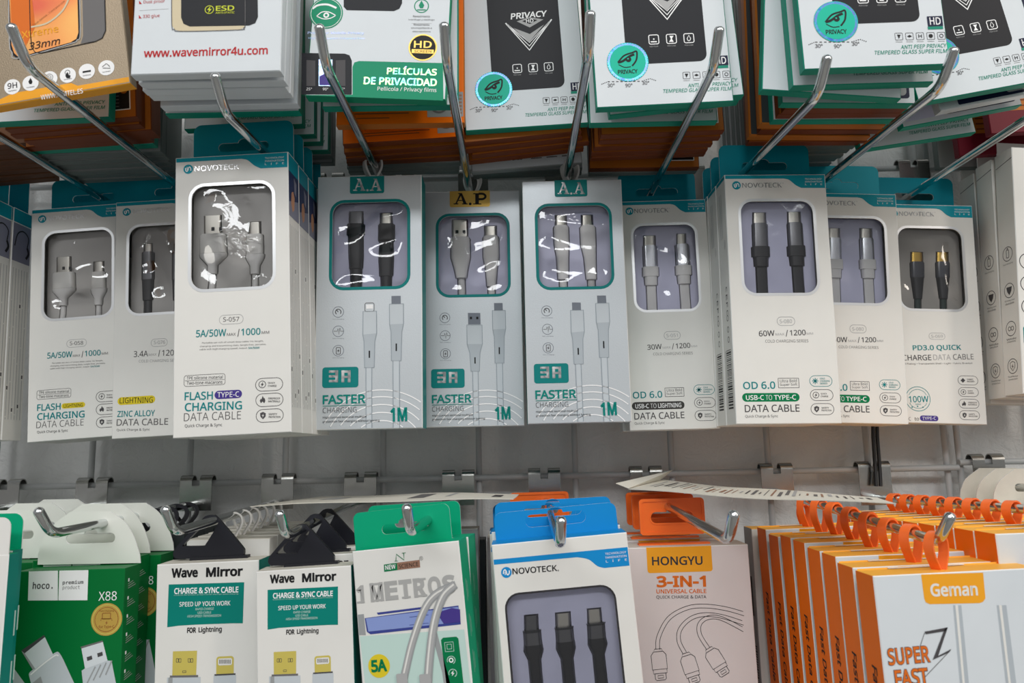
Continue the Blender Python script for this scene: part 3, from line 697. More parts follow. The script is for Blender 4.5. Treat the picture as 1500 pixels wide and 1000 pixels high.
def od_plugs(shell, rub, kind):
    a = [('plug_steel', .0018, 3, [(1111.7, 312.5, 9.2), (1111.9, 328.5, 9.4)]), (shell, .0036, 4, [(1112, 328, 9.8), (1112.2, 329.5, 10.9), (1113.4, 362, 10.9)]),
         (rub, .004, 4, [(1113.4, 362, 12.8), (1114, 377, 12.8)]), (rub, .0036, 3, [(1114, 377, 10.4), (1114.6, 391, 9.8)]), (rub, .0016, 5, [(1114.6, 391, 7.6), (1116.8, 438, 7.6)])]
    b_ = [(m_, h_, e_, [(cx+50.8+(py-312)*.024, py-1, hw) for cx, py, hw in s_]) for m_, h_, e_, s_ in a]
    if kind == 'l': b_[0] = ('plug_steel', .0012, 3, [(1162.4, 310.5, 6.8), (1162.7, 327.5, 7)])
    return [(a, False), (b_, False)]
G_O = 'white data cable boxes with a lilac tray'
b080 = novo(P080, P080, 'white cable box with black flat cables in its window and a green pill below', od('S-080', 0, '60W', ('USB-C', 'TYPE-C'), 'green_pill'), od_plugs('gunmetal', 'black_rubber', 'c'), 'tray_lilac', None, 'clear_film', .0005, seed=21, group=G_O, side=side_code, logo_ink='foil_text')
for i in range(2):
    dup(b080, (-.0006*(i+1), .0247*(i+1), .0), '%s cable box behind the box with black flat cables' % ['next', 'second'][i], G_O)
b08w = novo(P08w, P080, 'white cable box with green pill and silver plugs on white cables, left part hidden', od('S-080', 0, '60W', ('USB-C', 'TYPE-C'), 'green_pill'), od_plugs('silver_shell', 'white_rubber', 'c'), 'tray_lilac', None, 'creased_film', .0009, seed=23, group=G_O, side=side_code)
dup(b08w, (.001, .0247, .0), 'cable box directly behind the green-pill box with silver plugs', G_O)
b051 = novo(P051, P080, 'white cable box with dark grey pill and silver plugs on white cables', od('S-051', 0, '30W', ('USB-C', 'LIGHTNING'), 'dark_pill'), od_plugs('silver_shell', 'white_rubber', 'l'), 'tray_lilac', None, 'clear_film', .0006, seed=25, group=G_O, side=side_code)
dup(b051, (-.002, .0247, .0), 'cable box directly behind the dark grey pill box with silver plugs', G_O)

def pd(d):
    d.frame(1361, 487.6, 1384, 497, 4.6, .6, 'ink_pale'); d.text('S-069', 1364, 492.4, 1381, 492.2, 4.4, 'ink_pale')
    d.text('PD3.0 QUICK', 1337, 510, 1408, 509.2, 9, 'ink_teal', .016); d.text('CHARGE', 1322, 523.8, 1364, 523.4, 8, 'ink_mid', .006); d.text('DATA', 1367, 523.2, 1392.6, 522.9, 8, 'ink_pale'); d.text('CABLE', 1396, 522.6, 1426, 522.2, 8, 'ink_grey')
    d.text('Gold Plating • Transparent Shell • Light • Fabric Braided', 1318, 533, 1424, 532, 3.2, 'ink_grey')
    d.ring(1344.6, 584, 17.4, .8, 'ink_teal'); d.ring(1344.6, 584, 13.6, .6, 'ink_teal'); d.rect(1330, 578.5, 1361, 590, .5, 'card', 2); d.text('100W', 1331, 584.6, 1360, 584.2, 9, 'ink_teal', .014, layer=3); d.text('MAX', 1341, 592, 1349, 592, 2, 'ink_teal')
    for k in range(3): d.disc(1336+8*k, 597-abs(k-1)*-1.2-2, 1.1, 'ink_teal', 1, 6)
    d.text('TYPE-C', 1318, 613.4, 1334, 613.2, 5, 'ink_grey'); d.text('to', 1339.6, 613.4, 1346, 613.2, 4.6, 'ink_mid'); d.rect(1348, 608.6, 1374, 616.4, 3.6, 'purple'); d.text('TYPE-C', 1351, 612.6, 1371, 612.3, 4.4, 'white_ink')
    for i, (ic, a, b_) in enumerate((('weave', 'FABRIC', 'BRAIDED'), ('bolt', 'QUICK', 'CHARGE'), ('fire', 'FIREPROOF', 'MATERIALS'), ('shield', 'SAFETY', 'PROTECTION'))):
        pill(d, 1403.6+.8*i, 557+17*i, 13, 1432+.8*i, ic, a, b_)
PDP = lambda cx: ([('plug_gold', .0016, 3, [(cx, 370, 8.4), (cx+.2, 384.4, 8.6)]), ('smoke_plastic', .0034, 4, [(cx+.3, 384, 9), (cx+.4, 386, 10), (cx+.8, 407, 9.6)]), ('black_rubber', .0034, 3, [(cx+.8, 407, 9), (cx+1.6, 438, 5.4)]), ('green_cord', .002, 2, [(cx+1.6, 438, 4.4), (cx+2.4, 466, 4.4)])], False)
b069 = novo(P069, P069, 'white cable box with gold-tipped plugs on dark green cords, rightmost of the window boxes', pd, [PDP(1342.3), PDP(1379.6)], 'tray_sand', None, 'clear_film', .0006, seed=31, group=G_N)
# column at the left edge, only right-hand sides in view
P0 = Pose(-.4648, .578, .2142, -1.5, 0, 0, NW, NH, NT)
b0 = novo(P0, P057, 'cable box at the left edge showing only its grey picture side, nearer of two', flash_design('S-058', 'LIGHTNING', 'yellow', 'ink', (314, 573, 354.5, 582, 6)), FL_PLUGS, 'tray_grey', None, 'creased_film', .0011, seed=9, group=G_N, side=side_phone)
dup(b0, (.0008, .0247, .0), 'cable box at the left edge showing only its grey picture side, farther of two', G_N)

# ------------------------------------------------------------------ silver boxes with looped straps
def loop(m, z, y, yaw, mat, hw=.0062, h=.0185, w=.0046, th=.0013):
    """strap threaded through a slot in the box top: a drop-shaped ring whose two ends meet at the card"""
    q = [(.0004, -.001), (hw*.42, h*.16), (hw*.86, h*.42), (hw, h*.66), (hw*.82, h*.86), (hw*.42, h*.97), (0, h), (-hw*.42, h*.97), (-hw*.82, h*.86), (-hw, h*.66), (-hw*.86, h*.42), (-hw*.42, h*.16), (-.0004, -.001)]
    R = Matrix.Rotation(math.radians(yaw), 3, 'Z'); s = spline([Vector(v) for v in q], 5); n = len(s)
    m.strap([R @ Vector((p.x, (i/n-.5)*w*.35, 0))+Vector((0, y, z+p.y)) for i, p in enumerate(s)], w, th, mat, R @ Vector((0, 1, 0)))
AW, AH, AT = .082, .199, .024
PA1 = Pose(-.1121, .5581, .2184, -.07, 0, .3, AW, AH, AT)
PAP = Pose(-.0340, .6030, .2203, .11, 0, .4, AW-.001, AH, AT)
PA2 = Pose(.0495, .5844, .2208, -.08, .4, .5, AW, AH, AT)
def serif(d, ch, x0, y0, x1, y1, mat, layer=3):
    """heavy engraved roman capitals drawn as strokes"""
    w = x1-x0; h = y1-y0; X = lambda a: x0+w*a; Y = lambda b: y0+h*b
    if ch == 'A':
        d.poly([(X(.46), Y(0)), (X(.60), Y(0)), (X(.93), Y(.95)), (X(.70), Y(.95))], mat, layer); d.poly([(X(.46), Y(0)), (X(.56), Y(.12)), (X(.22), Y(.95)), (X(.12), Y(.95))], mat, layer)
        d.poly([(X(.26), Y(.60)), (X(.74), Y(.60)), (X(.77), Y(.68)), (X(.24), Y(.68))], mat, layer)
        d.poly([(X(0), Y(.91)), (X(.34), Y(.91)), (X(.34), Y(1)), (X(0), Y(1))], mat, layer); d.poly([(X(.60), Y(.91)), (X(1), Y(.91)), (X(1), Y(1)), (X(.60), Y(1))], mat, layer)
        d.poly([(X(.30), Y(-.02)), (X(.60), Y(-.02)), (X(.58), Y(.07)), (X(.36), Y(.07))], mat, layer)
    elif ch == 'P':
        d.poly([(X(.16), Y(0)), (X(.42), Y(0)), (X(.42), Y(1)), (X(.16), Y(1))], mat, layer); d.poly([(X(0), Y(.92)), (X(.6), Y(.92)), (X(.6), Y(1)), (X(0), Y(1))], mat, layer); d.poly([(X(0), Y(0)), (X(.5), Y(0)), (X(.5), Y(.08)), (X(0), Y(.08))], mat, layer)
        d.line(spline([(X(.4), Y(.04)), (X(.75), Y(.06)), (X(.9), Y(.28)), (X(.75), Y(.5)), (X(.4), Y(.53))], 6), w*.16, mat, layer)
def aa_design(label, variant):
    def go(d, top):
        gold = label == 'AP'
        x0, y0, x1, y1 = top
        d.rect(x0, y0, x1, y1, 3, 'gold_foil' if gold else 'aqua', 2, (1, 1, 0, 0)); lt = 'ink' if gold else 'foil_text'; w = x1-x0; h = y1-y0
        serif(d, 'A', x0+w*.10, y0+h*.17, x0+w*.45, y0+h*.83, lt); d.disc(x0+w*.51, y0+h*.80, w*.035, lt, 3, 12); serif(d, 'P' if gold else 'A', x0+w*.58, y0+h*.17, x0+w*.92, y0+h*.83, lt)
    return go
def aa_print(d, usb, tc):
    for cy, ic in ((456.8, 0), (485, 1), (513.4, 2)):
        d.ring(495.5, cy, 7.8, .8, 'print_grey', 1, 24); d.text('fast charging', 487, cy+10.6, 504, cy+10.5, 1.6, 'print_grey')
        if ic == 0: d.arc(495.5, cy, 4, -40, 230, 1.2, 'ink_mid'); d.line([(495.5, cy), (493, cy-3)], 1.2, 'ink_mid')
        if ic == 1: d.line([(489, cy), (494, cy), (495, cy-4), (496.4, cy+5), (498, cy-5), (499, cy), (503, cy)], .8, 'ink_mid')
        if ic == 2: d.frame(492.6, cy-4.5, 498.6, cy+5, 1, .9, 'ink_mid'); d.poly([(496.4, cy-3), (493.8, cy+.8), (495.4, cy+.8), (494.6, cy+3.6), (497.4, cy-.4), (495.8, cy-.4)], 'ink_mid')
    for R in (99, 89, 77.5, 66, 54):
        d.arc(560, 670, R, 14, 150, 2.2, 'print_mid', 1, 40, lambda x, y: y < 627 and 463 < x < 616.5)  # shaded flank of each embossed ridge, painted on as a grey line
        d.arc(560, 668.6, R-1.2, 14, 150, 1.6, 'white_ink', 2, 40, lambda x, y: y < 626 and 463 < x < 616.5)  # lit crest of the same ridge, painted on as a white line
    # printed plugs on the card
    if usb:
        q = [(527.5, 528, 546.5, 455), (549, 475)]
        d.poly([(532, 449), (551.5, 449), (551.8, 467), (532.2, 467)], 'print_grey', 2)
        for x in (535, 545): d.rect(x, 455, x+3.4, 459, .3, 'ink', 3)
        d.poly([(530, 468), (554, 468), (554, 498), (550, 512), (548.5, 541), (535.5, 541), (534, 512), (530, 498)], 'print_pale', 2); d.poly([(530, 498), (554, 498), (550, 512), (548.5, 541), (535.5, 541), (534, 512)], 'print_mid', 3)
        d.poly([(538, 541), (546.5, 541), (546.5, 626), (538, 626)], 'print_pale', 2); d.line([(542, 519), (542, 529)], 2, 'ink', 4)
    else:
        if tc: d.poly([(534.6, 444), (548, 444), (548, 455.5), (534.6, 455.5)], 'print_grey', 2)
        else: d.frame(534.6, 443.6, 548, 456, 2.5, .9, 'ink_grey', 2); d.rect(536.5, 446, 546.4, 452, .5, 'white_ink', 2)
        d.poly([(532, 456), (551.6, 455.4), (551.8, 488), (549, 500), (548.2, 538), (534.2, 538.4), (533.4, 500), (531.6, 490)], 'print_pale', 2); d.poly([(531.7, 490), (551.8, 488), (549, 500), (548.2, 538), (534.2, 538.4), (533.4, 500)], 'print_mid', 3)
        d.poly([(536.2, 538.4), (544.6, 538.2), (544.8, 627), (536.4, 627)], 'print_pale', 2); d.line([(541.2, 513.5), (541.2, 524)], 2, 'ink', 4)
    d.poly([(573.4, 433.4), (587, 433.2), (587.2, 444.8), (573.6, 445)], 'print_grey', 2)
    d.poly([(570.6, 445.2), (591, 444.8), (591.2, 474), (588.6, 486), (587.6, 528), (573.6, 528.2), (573, 486), (570.8, 475)], 'print_pale', 2); d.poly([(570.8, 475), (591.2, 474), (588.6, 486), (587.6, 528), (573.6, 528.2), (573, 486)], 'print_mid', 3)
    d.poly([(575.8, 528.2), (585.2, 528), (585.6, 626.6), (576.2, 626.8)], 'print_pale', 2); d.line([(580.6, 503), (580.6, 514)], 2, 'ink', 4)
    ol = [[(570.6, 445.2), (591, 444.8), (591.2, 474), (588.6, 486), (587.6, 528), (573.6, 528.2), (573, 486), (570.8, 475), (570.6, 445.2)], [(575.8, 528.2), (576.2, 626)], [(585.2, 528), (585.6, 626)]]
    ol += [[(530, 468), (554, 468), (554, 498), (550, 512), (548.5, 541), (535.5, 541), (534, 512), (530, 498), (530, 468)], [(538, 541), (538, 626)], [(546.5, 541), (546.5, 626)]] if usb else [[(532, 456), (551.6, 455.4), (551.8, 488), (549, 500), (548.2, 538), (534.2, 538.4), (533.4, 500), (531.6, 490), (532, 456)], [(536.2, 538), (536.4, 626)], [(544.6, 538), (544.8, 626)]]
    for l in ol: d.line(l, .9, 'print_edge', 4)
    d.rect(472.8, 537.8, 524.4, 567.2, 4, 'aqua', 2)
    for q in (0, 1, 2): d.rect(482, 542.4+6.9*q, 494, 545.8+6.9*q, .4, 'foil_text', 3)
    d.rect(491.4, 542.4, 495.4, 559.6, .3, 'foil_text', 4); d.rect(500.4, 542.4, 504.4, 559.6, .3, 'foil_text', 3); d.rect(509.6, 542.4, 513.6, 559.6, .3, 'foil_text', 3); d.rect(500.4, 542.4, 513.6, 545.8, .3, 'foil_text', 4); d.rect(500.4, 550.4, 513.6, 553.4, .3, 'foil_text', 4)
    d.text('FASTER', 472.8, 585.4, 535.6, 583.6, 13.2, 'ink_aqua', .024, layer=5); d.line([(473, 594.6), (536.6, 592.8)], .8, 'ink_aqua', 5); d.text('CHARGING', 473, 601, 522.6, 599.6, 7.6, 'ink_mid', -.014, layer=5)
    d.text('High current terminal multiple', 473, 611.8, 537, 610, 3.9, 'ink', .004, layer=5); d.text('protection fast charging without lysning', 473, 617.8, 556, 615.6, 3.9, 'ink', .004, layer=5)
    d.text('1M', 571.8, 607.4, 596.6, 606.4, 19.5, 'ink_aqua', .05, layer=5)
def aa_box(pose, ref, label, kind, usb, tc, plugs, top, seed, group):
    t = thing('charging_cable_box', pose.M, label, 'cable box', group); W, H, T = pose.W, pose.H, pose.t
    wpx = Dr(MB(), PA1); a = PA1.uv(486, 421); b = PA1.uv(596.5, 295); win = (a[0]*W/AW, a[1], b[0]*W/AW, b[1]); r = 17*wpx.k; hole = rr(*win, r); m = MB()
    carton(m, W, H, T, {'front': 'silver_card', 'left': 'aqua', 'right': 'aqua', 'top': 'aqua', 'bottom': 'silver_card', 'back': 'aqua', 'crease': 'card_edge'}, hole)
    d = Dr(m, PA1)
    o = rr(win[0]-.0024, win[1]-.0024, win[2]+.0024, win[3]+.0024, r+.0024); n = len(o); f = d.fn(1)
    m.add([f(*p) for p in o]+[f(*p) for p in hole], [(i, (i+1) % n, n+(i+1) % n, n+i) for i in range(n)], 'aqua')
    aa_print(d, usb, tc); aa_design(kind, 0)(Dr(m, ref), top)
    m.build('carton', t)
    film(win[0]-.001, win[1]-.001, win[2]+.001, win[3]+.001, r, .0026, 'creased_film', .0012, seed).build('window_film', t)
    tray(t, win, [hole_of(ref, p[0], .0085, .0008, win[1]-.002) for p in plugs], 'tray_lilac')
    for p in plugs: cable(t, ref, p[0], .0085, p[1])
    # white strap loop crossing above the box
    m = MB(); loop(m, H, .012, 28, 'white_rubber', .0066, .0222, .0066, .0016); m.build('hanging_loop', t)
    return t
A1P = [([('gunmetal', .0022, 6, [(522, 311, 9.5), (522, 330, 10)]), ('black_rubber', .0044, 4, [(521.6, 329, 12.4), (521.4, 345, 12.4)]), ('black_rubber', .0042, 3, [(521.4, 345, 10.4), (522, 375, 10.2), (522, 394, 9)]), ('black_rubber', .003, 2, [(522, 394, 8), (522, 424, 7.4)])], False),
       ([('plug_steel', .0018, 3, [(566, 313, 8), (566, 330, 8.4)]), ('black_rubber', .0042, 4, [(566.4, 329, 11.2), (566.4, 352, 11.4)]), ('black_rubber', .0036, 3, [(566.4, 356, 9.4), (566, 378, 10.4), (566, 405, 9.2)]), ('black_rubber', .003, 2, [(566, 405, 7.4), (566, 424, 7)])], False)]
APP = [([('plug_steel', .0024, 8, [(673.6, 323, 11), (674, 349, 11.2)]), ('white_rubber', .0044, 4, [(674.4, 348, 12), (674.6, 351, 14), (675, 378, 14.2), (675.6, 394, 10), (676, 408, 7.4)]), ('white_rubber', .002, 2, [(676, 408, 5), (677, 436, 5)])], True),
       ([('plug_steel', .0017, 3, [(718.4, 332, 8.4), (718.8, 347, 8.6)]), ('white_rubber', .0038, 4, [(719, 346, 9.6), (719, 349, 11.6), (719.4, 377, 11.8), (719.8, 394, 8.6), (720, 420, 6.6)]), ('white_rubber', .002, 2, [(720, 420, 5), (720.4, 436, 5)])], False)]
A2P = [([('plug_steel', .0017, 3, [(821.4, 316, 7.8), (821.6, 332, 8)]), ('white_rubber', .0038, 4, [(821.6, 331, 9), (821.8, 334, 11), (822.6, 358, 11), (824, 378, 8.8), (825, 410, 7.6)]), ('white_rubber', .002, 2, [(825, 410, 5.4), (825.4, 424, 5.4)])], False),
       ([('plug_steel', .0017, 3, [(859.6, 316, 7.8), (860, 332, 8)]), ('white_rubber', .0038, 4, [(860.4, 331, 9), (860.6, 334, 11.4), (861.6, 358, 11.2), (864, 378, 8.8), (866, 410, 7.4)]), ('white_rubber', .002, 2, [(866, 410, 5.2), (866.6, 424, 5.2)])], False)]
G_A = 'silver charging cable boxes with strap loops'
aa_box(PA1, PA1, 'silver box with teal letter label and black plugs, left of the gold-labelled box', 'AA', False, False, A1P, (512.3, 257.6, 563.2, 284), 41, G_A)
aa_box(PAP, PAP, 'silver box with a gold letter label and white plugs', 'AP', True, False, APP, (658.4, 279, 718, 303.6), 43, G_A)
aa_box(PA2, PA2, 'silver box with teal letter label and white plugs, right of the gold-labelled box', 'AA', False, True, A2P, (812, 263, 860.4, 288.6), 47, G_A)

# ------------------------------------------------------------------ white boxes at the right edge, seen from their left sides
def edge_box(x, Y, z, label, ro, H=.213, t=.0225):
    p = Pose(x+.039, Y, z, ro, 0, 0, .078, H, t); b = thing('cable_box', p.M, label, 'cable box', 'white boxes with icon columns at the right edge'); m = MB()
    carton(m, p.W, p.H, p.t, {'front': 'card', 'left': 'card', 'right': 'card', 'top': 'card', 'bottom': 'card_old', 'back': 'card', 'crease': 'card_edge'})
    s = side_l(m, p)
    for i, (cz, l1, l2) in enumerate(((.121, 'Fast charging', ''), (.089, 'Strong and', 'durable'), (.056, 'Wide', 'compatibility'), (.024, 'Safety', 'protection'))):
        c = p.t*.5; s.ring(c, cz, .0062, .0006, 'ink_mid', 1, 22)
        if i == 0: s.frame(c-.0016, cz-.0034, c+.0016, cz+.0034, .0008, .0006, 'ink_mid'); s.poly([(c-.0008, cz+.004), (c+.0008, cz+.004), (c+.0008, cz+.0052), (c-.0008, cz+.0052)], 'ink_mid')
        if i == 1: s.poly([(c-.0036, cz+.003), (c+.0036, cz+.003), (c+.0026, cz-.001), (c, cz-.0042), (c-.0026, cz-.001)], 'ink_mid')
        if i == 2: s.ring(c-.0018, cz, .0017, .0006, 'ink_mid', 1, 12); s.ring(c+.0018, cz, .0017, .0006, 'ink_mid', 1, 12)
        if i == 3: s.line([(c, cz+.004), (c+.003, cz+.0028), (c+.0028, cz-.001), (c, cz-.004), (c-.0028, cz-.001), (c-.003, cz+.0028), (c, cz+.004)], .0006, 'ink_mid'); s.poly([(c+.0008, cz+.002), (c-.0014, cz-.0004), (c, cz-.0004), (c-.0008, cz-.0024), (c+.0014, cz), (c, cz)], 'ink_mid')
        w = .0062; s.text(l1, c-w, cz-.0088, c+w, cz-.0088, .0017, 'ink_mid')
        if l2: s.text(l2, c-w*.9, cz-.0112, c+w*.9, cz-.0112, .0017, 'ink_mid')
    s.poly([(.0006, p.H-.0125), (p.t-.0006, p.H-.0095), (p.t-.0006, p.H-.0086), (.0006, p.H-.0119)], 'ink_grey', 1, True)  # shadow of the gap under the lid, drawn as a thin grey sliver
    f = Dr(m, None, (-.0055, 0, 0))
    for i in range(3): f.ring(-.0245, .112-.0195*i, .0068, .0007, 'ink_mid', 1, 22); f.disc(-.0245, .112-.0195*i, .0022, 'ink_mid', 1, 10)
    f.rect(-.031, .040, .002, .057, .003, 'aqua'); f.text('T', -.0275, .0485, -.0215, .0485, .009, 'white_ink'); f.text('SUPER', -.031, .029, .012, .029, .0095, 'ink_aqua', .02); f.text('HARGE', -.031, .0205, -.004, .0205, .005, 'ink_aqua'); f.line([(-.031, .0165), (.012, .0165)], .0005, 'ink_mid')
    f.text('FAST CHARGE', -.031, .0125, .010, .0125, .005, 'ink_mid'); f.text('High current terminal', -.031, .0082, .006, .0082, .0026, 'ink'); f.text('protection charging', -.031, .0050, .004, .0050, .0026, 'ink')
    m.build('carton', b); m = MB()
    m.plate(rr(-p.W/2+.001, p.H-.002, p.W/2-.001, p.H+.013, .001), p.t-.0016, p.t-.0008, 'card', (), 'card_edge'); m.build('top_flap', b)
    m = MB(); m.strap([(q.x, .011, p.H-.001+q.y) for q in spline([Vector(v) for v in [(.0005, 0), (.0035, .003), (.0072, .010), (.0036, .0195), (0, .0212), (-.0036, .0195), (-.0072, .010), (-.0035, .003), (-.0005, 0)]], 5)], .004, .0012, 'white_rubber'); m.build('hanging_loop', b)
    return b
# ------------------------------------------------------------------ screen protector packs, upper row
KW, KH, KT = .0932, .186, .0075
def pack_pose(bl=None, br=None, Y=None, roll=None, zb=.236, W=KW, t=KT):
    c = [q for q in (bl, br) if q]
    if Y is None: Y = sum(atZ(q[0], q[1], zb)[1] for q in c)/len(c)
    P = [Vector(atY(q[0], q[1], Y)) for q in c]
    if len(P) == 2:
        d = P[1]-P[0]; ro = -math.atan2(d.z, d.x); mid_ = (P[0]+P[1])/2
    else:
        ro = math.radians(roll); s = 1 if bl else -1; mid_ = P[0]+Vector((math.cos(ro), 0, -math.sin(ro)))*s*W/2
    top = mid_+Vector((math.sin(ro), 0, math.cos(ro)))*KH
    return Pose(top.x, Y, top.z, math.degrees(ro), 0, 0, W, KH, t)

SCH = {  # front, sides and bottom, wording
    'green': ('card_cool', 'pack_green', 'white with green edges'), 'film': ('card_cool', 'pack_green', 'white with green lettering and edges'), 'navy': ('card_cool', 'pack_green', 'white with navy picture and green edges'),
    'white': ('card_cool', 'card_cool', 'plain white'), 'gold': ('gold_card', 'orange_edge', 'orange with brown edges'), 'label': ('gold_card', 'orange_edge', 'orange with a dark label'), 'seal': ('orange_card', 'gold_card', 'orange with a grey code seal'),
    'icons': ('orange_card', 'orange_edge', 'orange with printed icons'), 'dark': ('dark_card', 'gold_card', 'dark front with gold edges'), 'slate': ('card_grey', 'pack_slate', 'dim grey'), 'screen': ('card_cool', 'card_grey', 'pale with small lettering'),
    'brown': ('brown_card', 'umber', 'dark brown'), 'silver': ('silver_card', 'silver_card', 'silver'), 'red': ('maroon', 'maroon', 'dark red with an orange patch')}
def pack_body(m, sch, W=KW, H=KH, t=KT):
    f, e, _ = SCH[sch] if sch in SCH else (sch[0], sch[1], ''); sd = e if sch in SCH or f != 'bronze_card' else f
    carton(m, W, H, t, {'front': f, 'left': sd, 'right': sd, 'top': e, 'bottom': e, 'back': e}, None, .0006)
_PM = {}
def rear_mesh(sch):
    if sch in _PM: return _PM[sch]
    m = MB(); pack_body(m, sch); d = Dr(m); w = KW/2
    if sch == 'film':
        d.text('TEMPERED GLASS SUPER FILM', -.006, .0075, w-.003, .0075, .0026, 'pack_green', .01, shear=.2); d.text('ANTI PEEP PRIVACY', .008, .0115, w-.003, .0115, .0026, 'pack_green', .01, shear=.2)
    if sch == 'navy':
        d.rect(-.012, .004, w-.004, .09, .002, 'navy'); d.rect(.008, .006, w-.006, .05, .003, 'card_grey', 2); d.rect(-w+.003, .004, -.014, .06, .001, 'tray_lilac')
    if sch == 'label':
        d.rect(.020, .006, w-.004, .026, .0005, 'white_ink'); d.rect(.0208, .0068, w-.0048, .0252, .0004, 'ink', 2)
        for i in range(6): d.line([(.023, .009+.0026*i), (w-.012, .009+.0026*i)], .0006, 'ink_grey', 3)
        d.disc(w-.0085, .021, .0026, 'gold_card', 3, 14)
    if sch == 'seal':
        d.rect(.0195, .005, w-.001, .024, .0005, 'card_grey'); d.disc(.028, .0145, .0068, 'ink_grey', 2); d.ring(.028, .0145, .0050, .0006, 'card_grey', 3); d.disc(.028, .0145, .0026, 'card_grey', 3, 12)
        for i in range(6): d.rect(.0365, .007+.0027*i, w-.002, .0085+.0027*i, .0002, 'brown_ink', 2)
        for i in range(4): d.line([(-w+.008, .005+.0034*i), (.006 if i % 2 else -.008, .005+.0034*i)], .0008, 'brown_fold', 2)
        for i in range(5): d.disc(-.03+.012*i, .021, .002, 'brown_fold', 2, 10)
    if sch == 'icons':
        for i in range(5): x = -.026+.0125*i; d.poly([(x, .013), (x+.006, .013), (x+.003, .0195)], 'brown_fold', 2); d.line([(x, .0115), (x+.006, .0115)], .0006, 'brown_fold', 2); d.line([(x-.003, .010), (x-.003, .021)], .0003, 'brown_fold', 2)
        d.line([(-.03, .0075), (.02, .0075)], .0007, 'brown_fold', 2); d.line([(-.03, .0055), (.012, .0055)], .0007, 'brown_fold', 2)
        d.rect(.026, .004, w-.002, .022, .0005, 'card_grey'); d.disc(.033, .013, .0058, 'ink_grey', 2)
    if sch == 'dark': d.frame(-w+.001, .001, w-.001, KH-.001, .001, .0009, 'gold_card')
    if sch == 'screen':
        d.text('SCREEN TEMPERED', -.036, .0085, -.003, .0085, .003, 'ink_mid', .02)
        for i in range(3):
            for j in range(2): d.line([(.004+.013*i, .010-.0026*j), (.013+.013*i, .010-.0026*j)], .0009, 'ink_grey', 2)
    if sch == 'red':
        d.poly([(-w+.012, .02), (-w+.034, .02), (-w+.034, .05), (-w+.012, .05)], 'gold_card', 1, True)
        for i in range(5): d.line([(-w+.018, .024+.005*i), (-w+.033, .024+.005*i)], .0012, 'orange_edge', 2)
    if sch == 'silver': d.rect(-w+.014, .002, w-.002, .08, .001, 'navy'); d.rect(.004, .004, w-.006, .05, .002, 'card_grey', 2)
    o = m.build('screen_protector_pack'); _PM[sch] = o.data; bpy.data.objects.remove(o); return _PM[sch]
def rear_stack(front, desc, group, Y0, items):
    """packs hanging behind a front pack; items = (scheme, bottom-left px, bottom-right px, roll[, depth])"""
    Yl = Y0
    for i, it in enumerate(items):
        sch, bl, br, ro = it[:4]; p = pack_pose(bl, br, it[4] if len(it) > 4 else None, ro)
        if p.M.translation.y+.69 < Yl+KT+.0006: p = pack_pose(bl, br, Yl+KT+.0006, ro)
        Yl = p.M.translation.y+.69
        if Yl > .678: break
        o = bpy.data.objects.new('screen_protector_pack', rear_mesh(sch)); COL.objects.link(o); o.matrix_world = p.M
        n = ORD[i] if i < len(ORD) else 'rearmost'
        tag(o, '%s pack behind the %s, %s' % (n, desc, SCH[sch][2]), 'screen protector', group)
def front_pack(pose, sch, label, group, draw):
    m = MB(); pack_body(m, sch, pose.W, pose.H, pose.t); draw(Dr(m, pose), m)
    o = m.build('screen_protector_pack'); o.matrix_world = pose.M; return tag(o, label, 'screen protector', group)

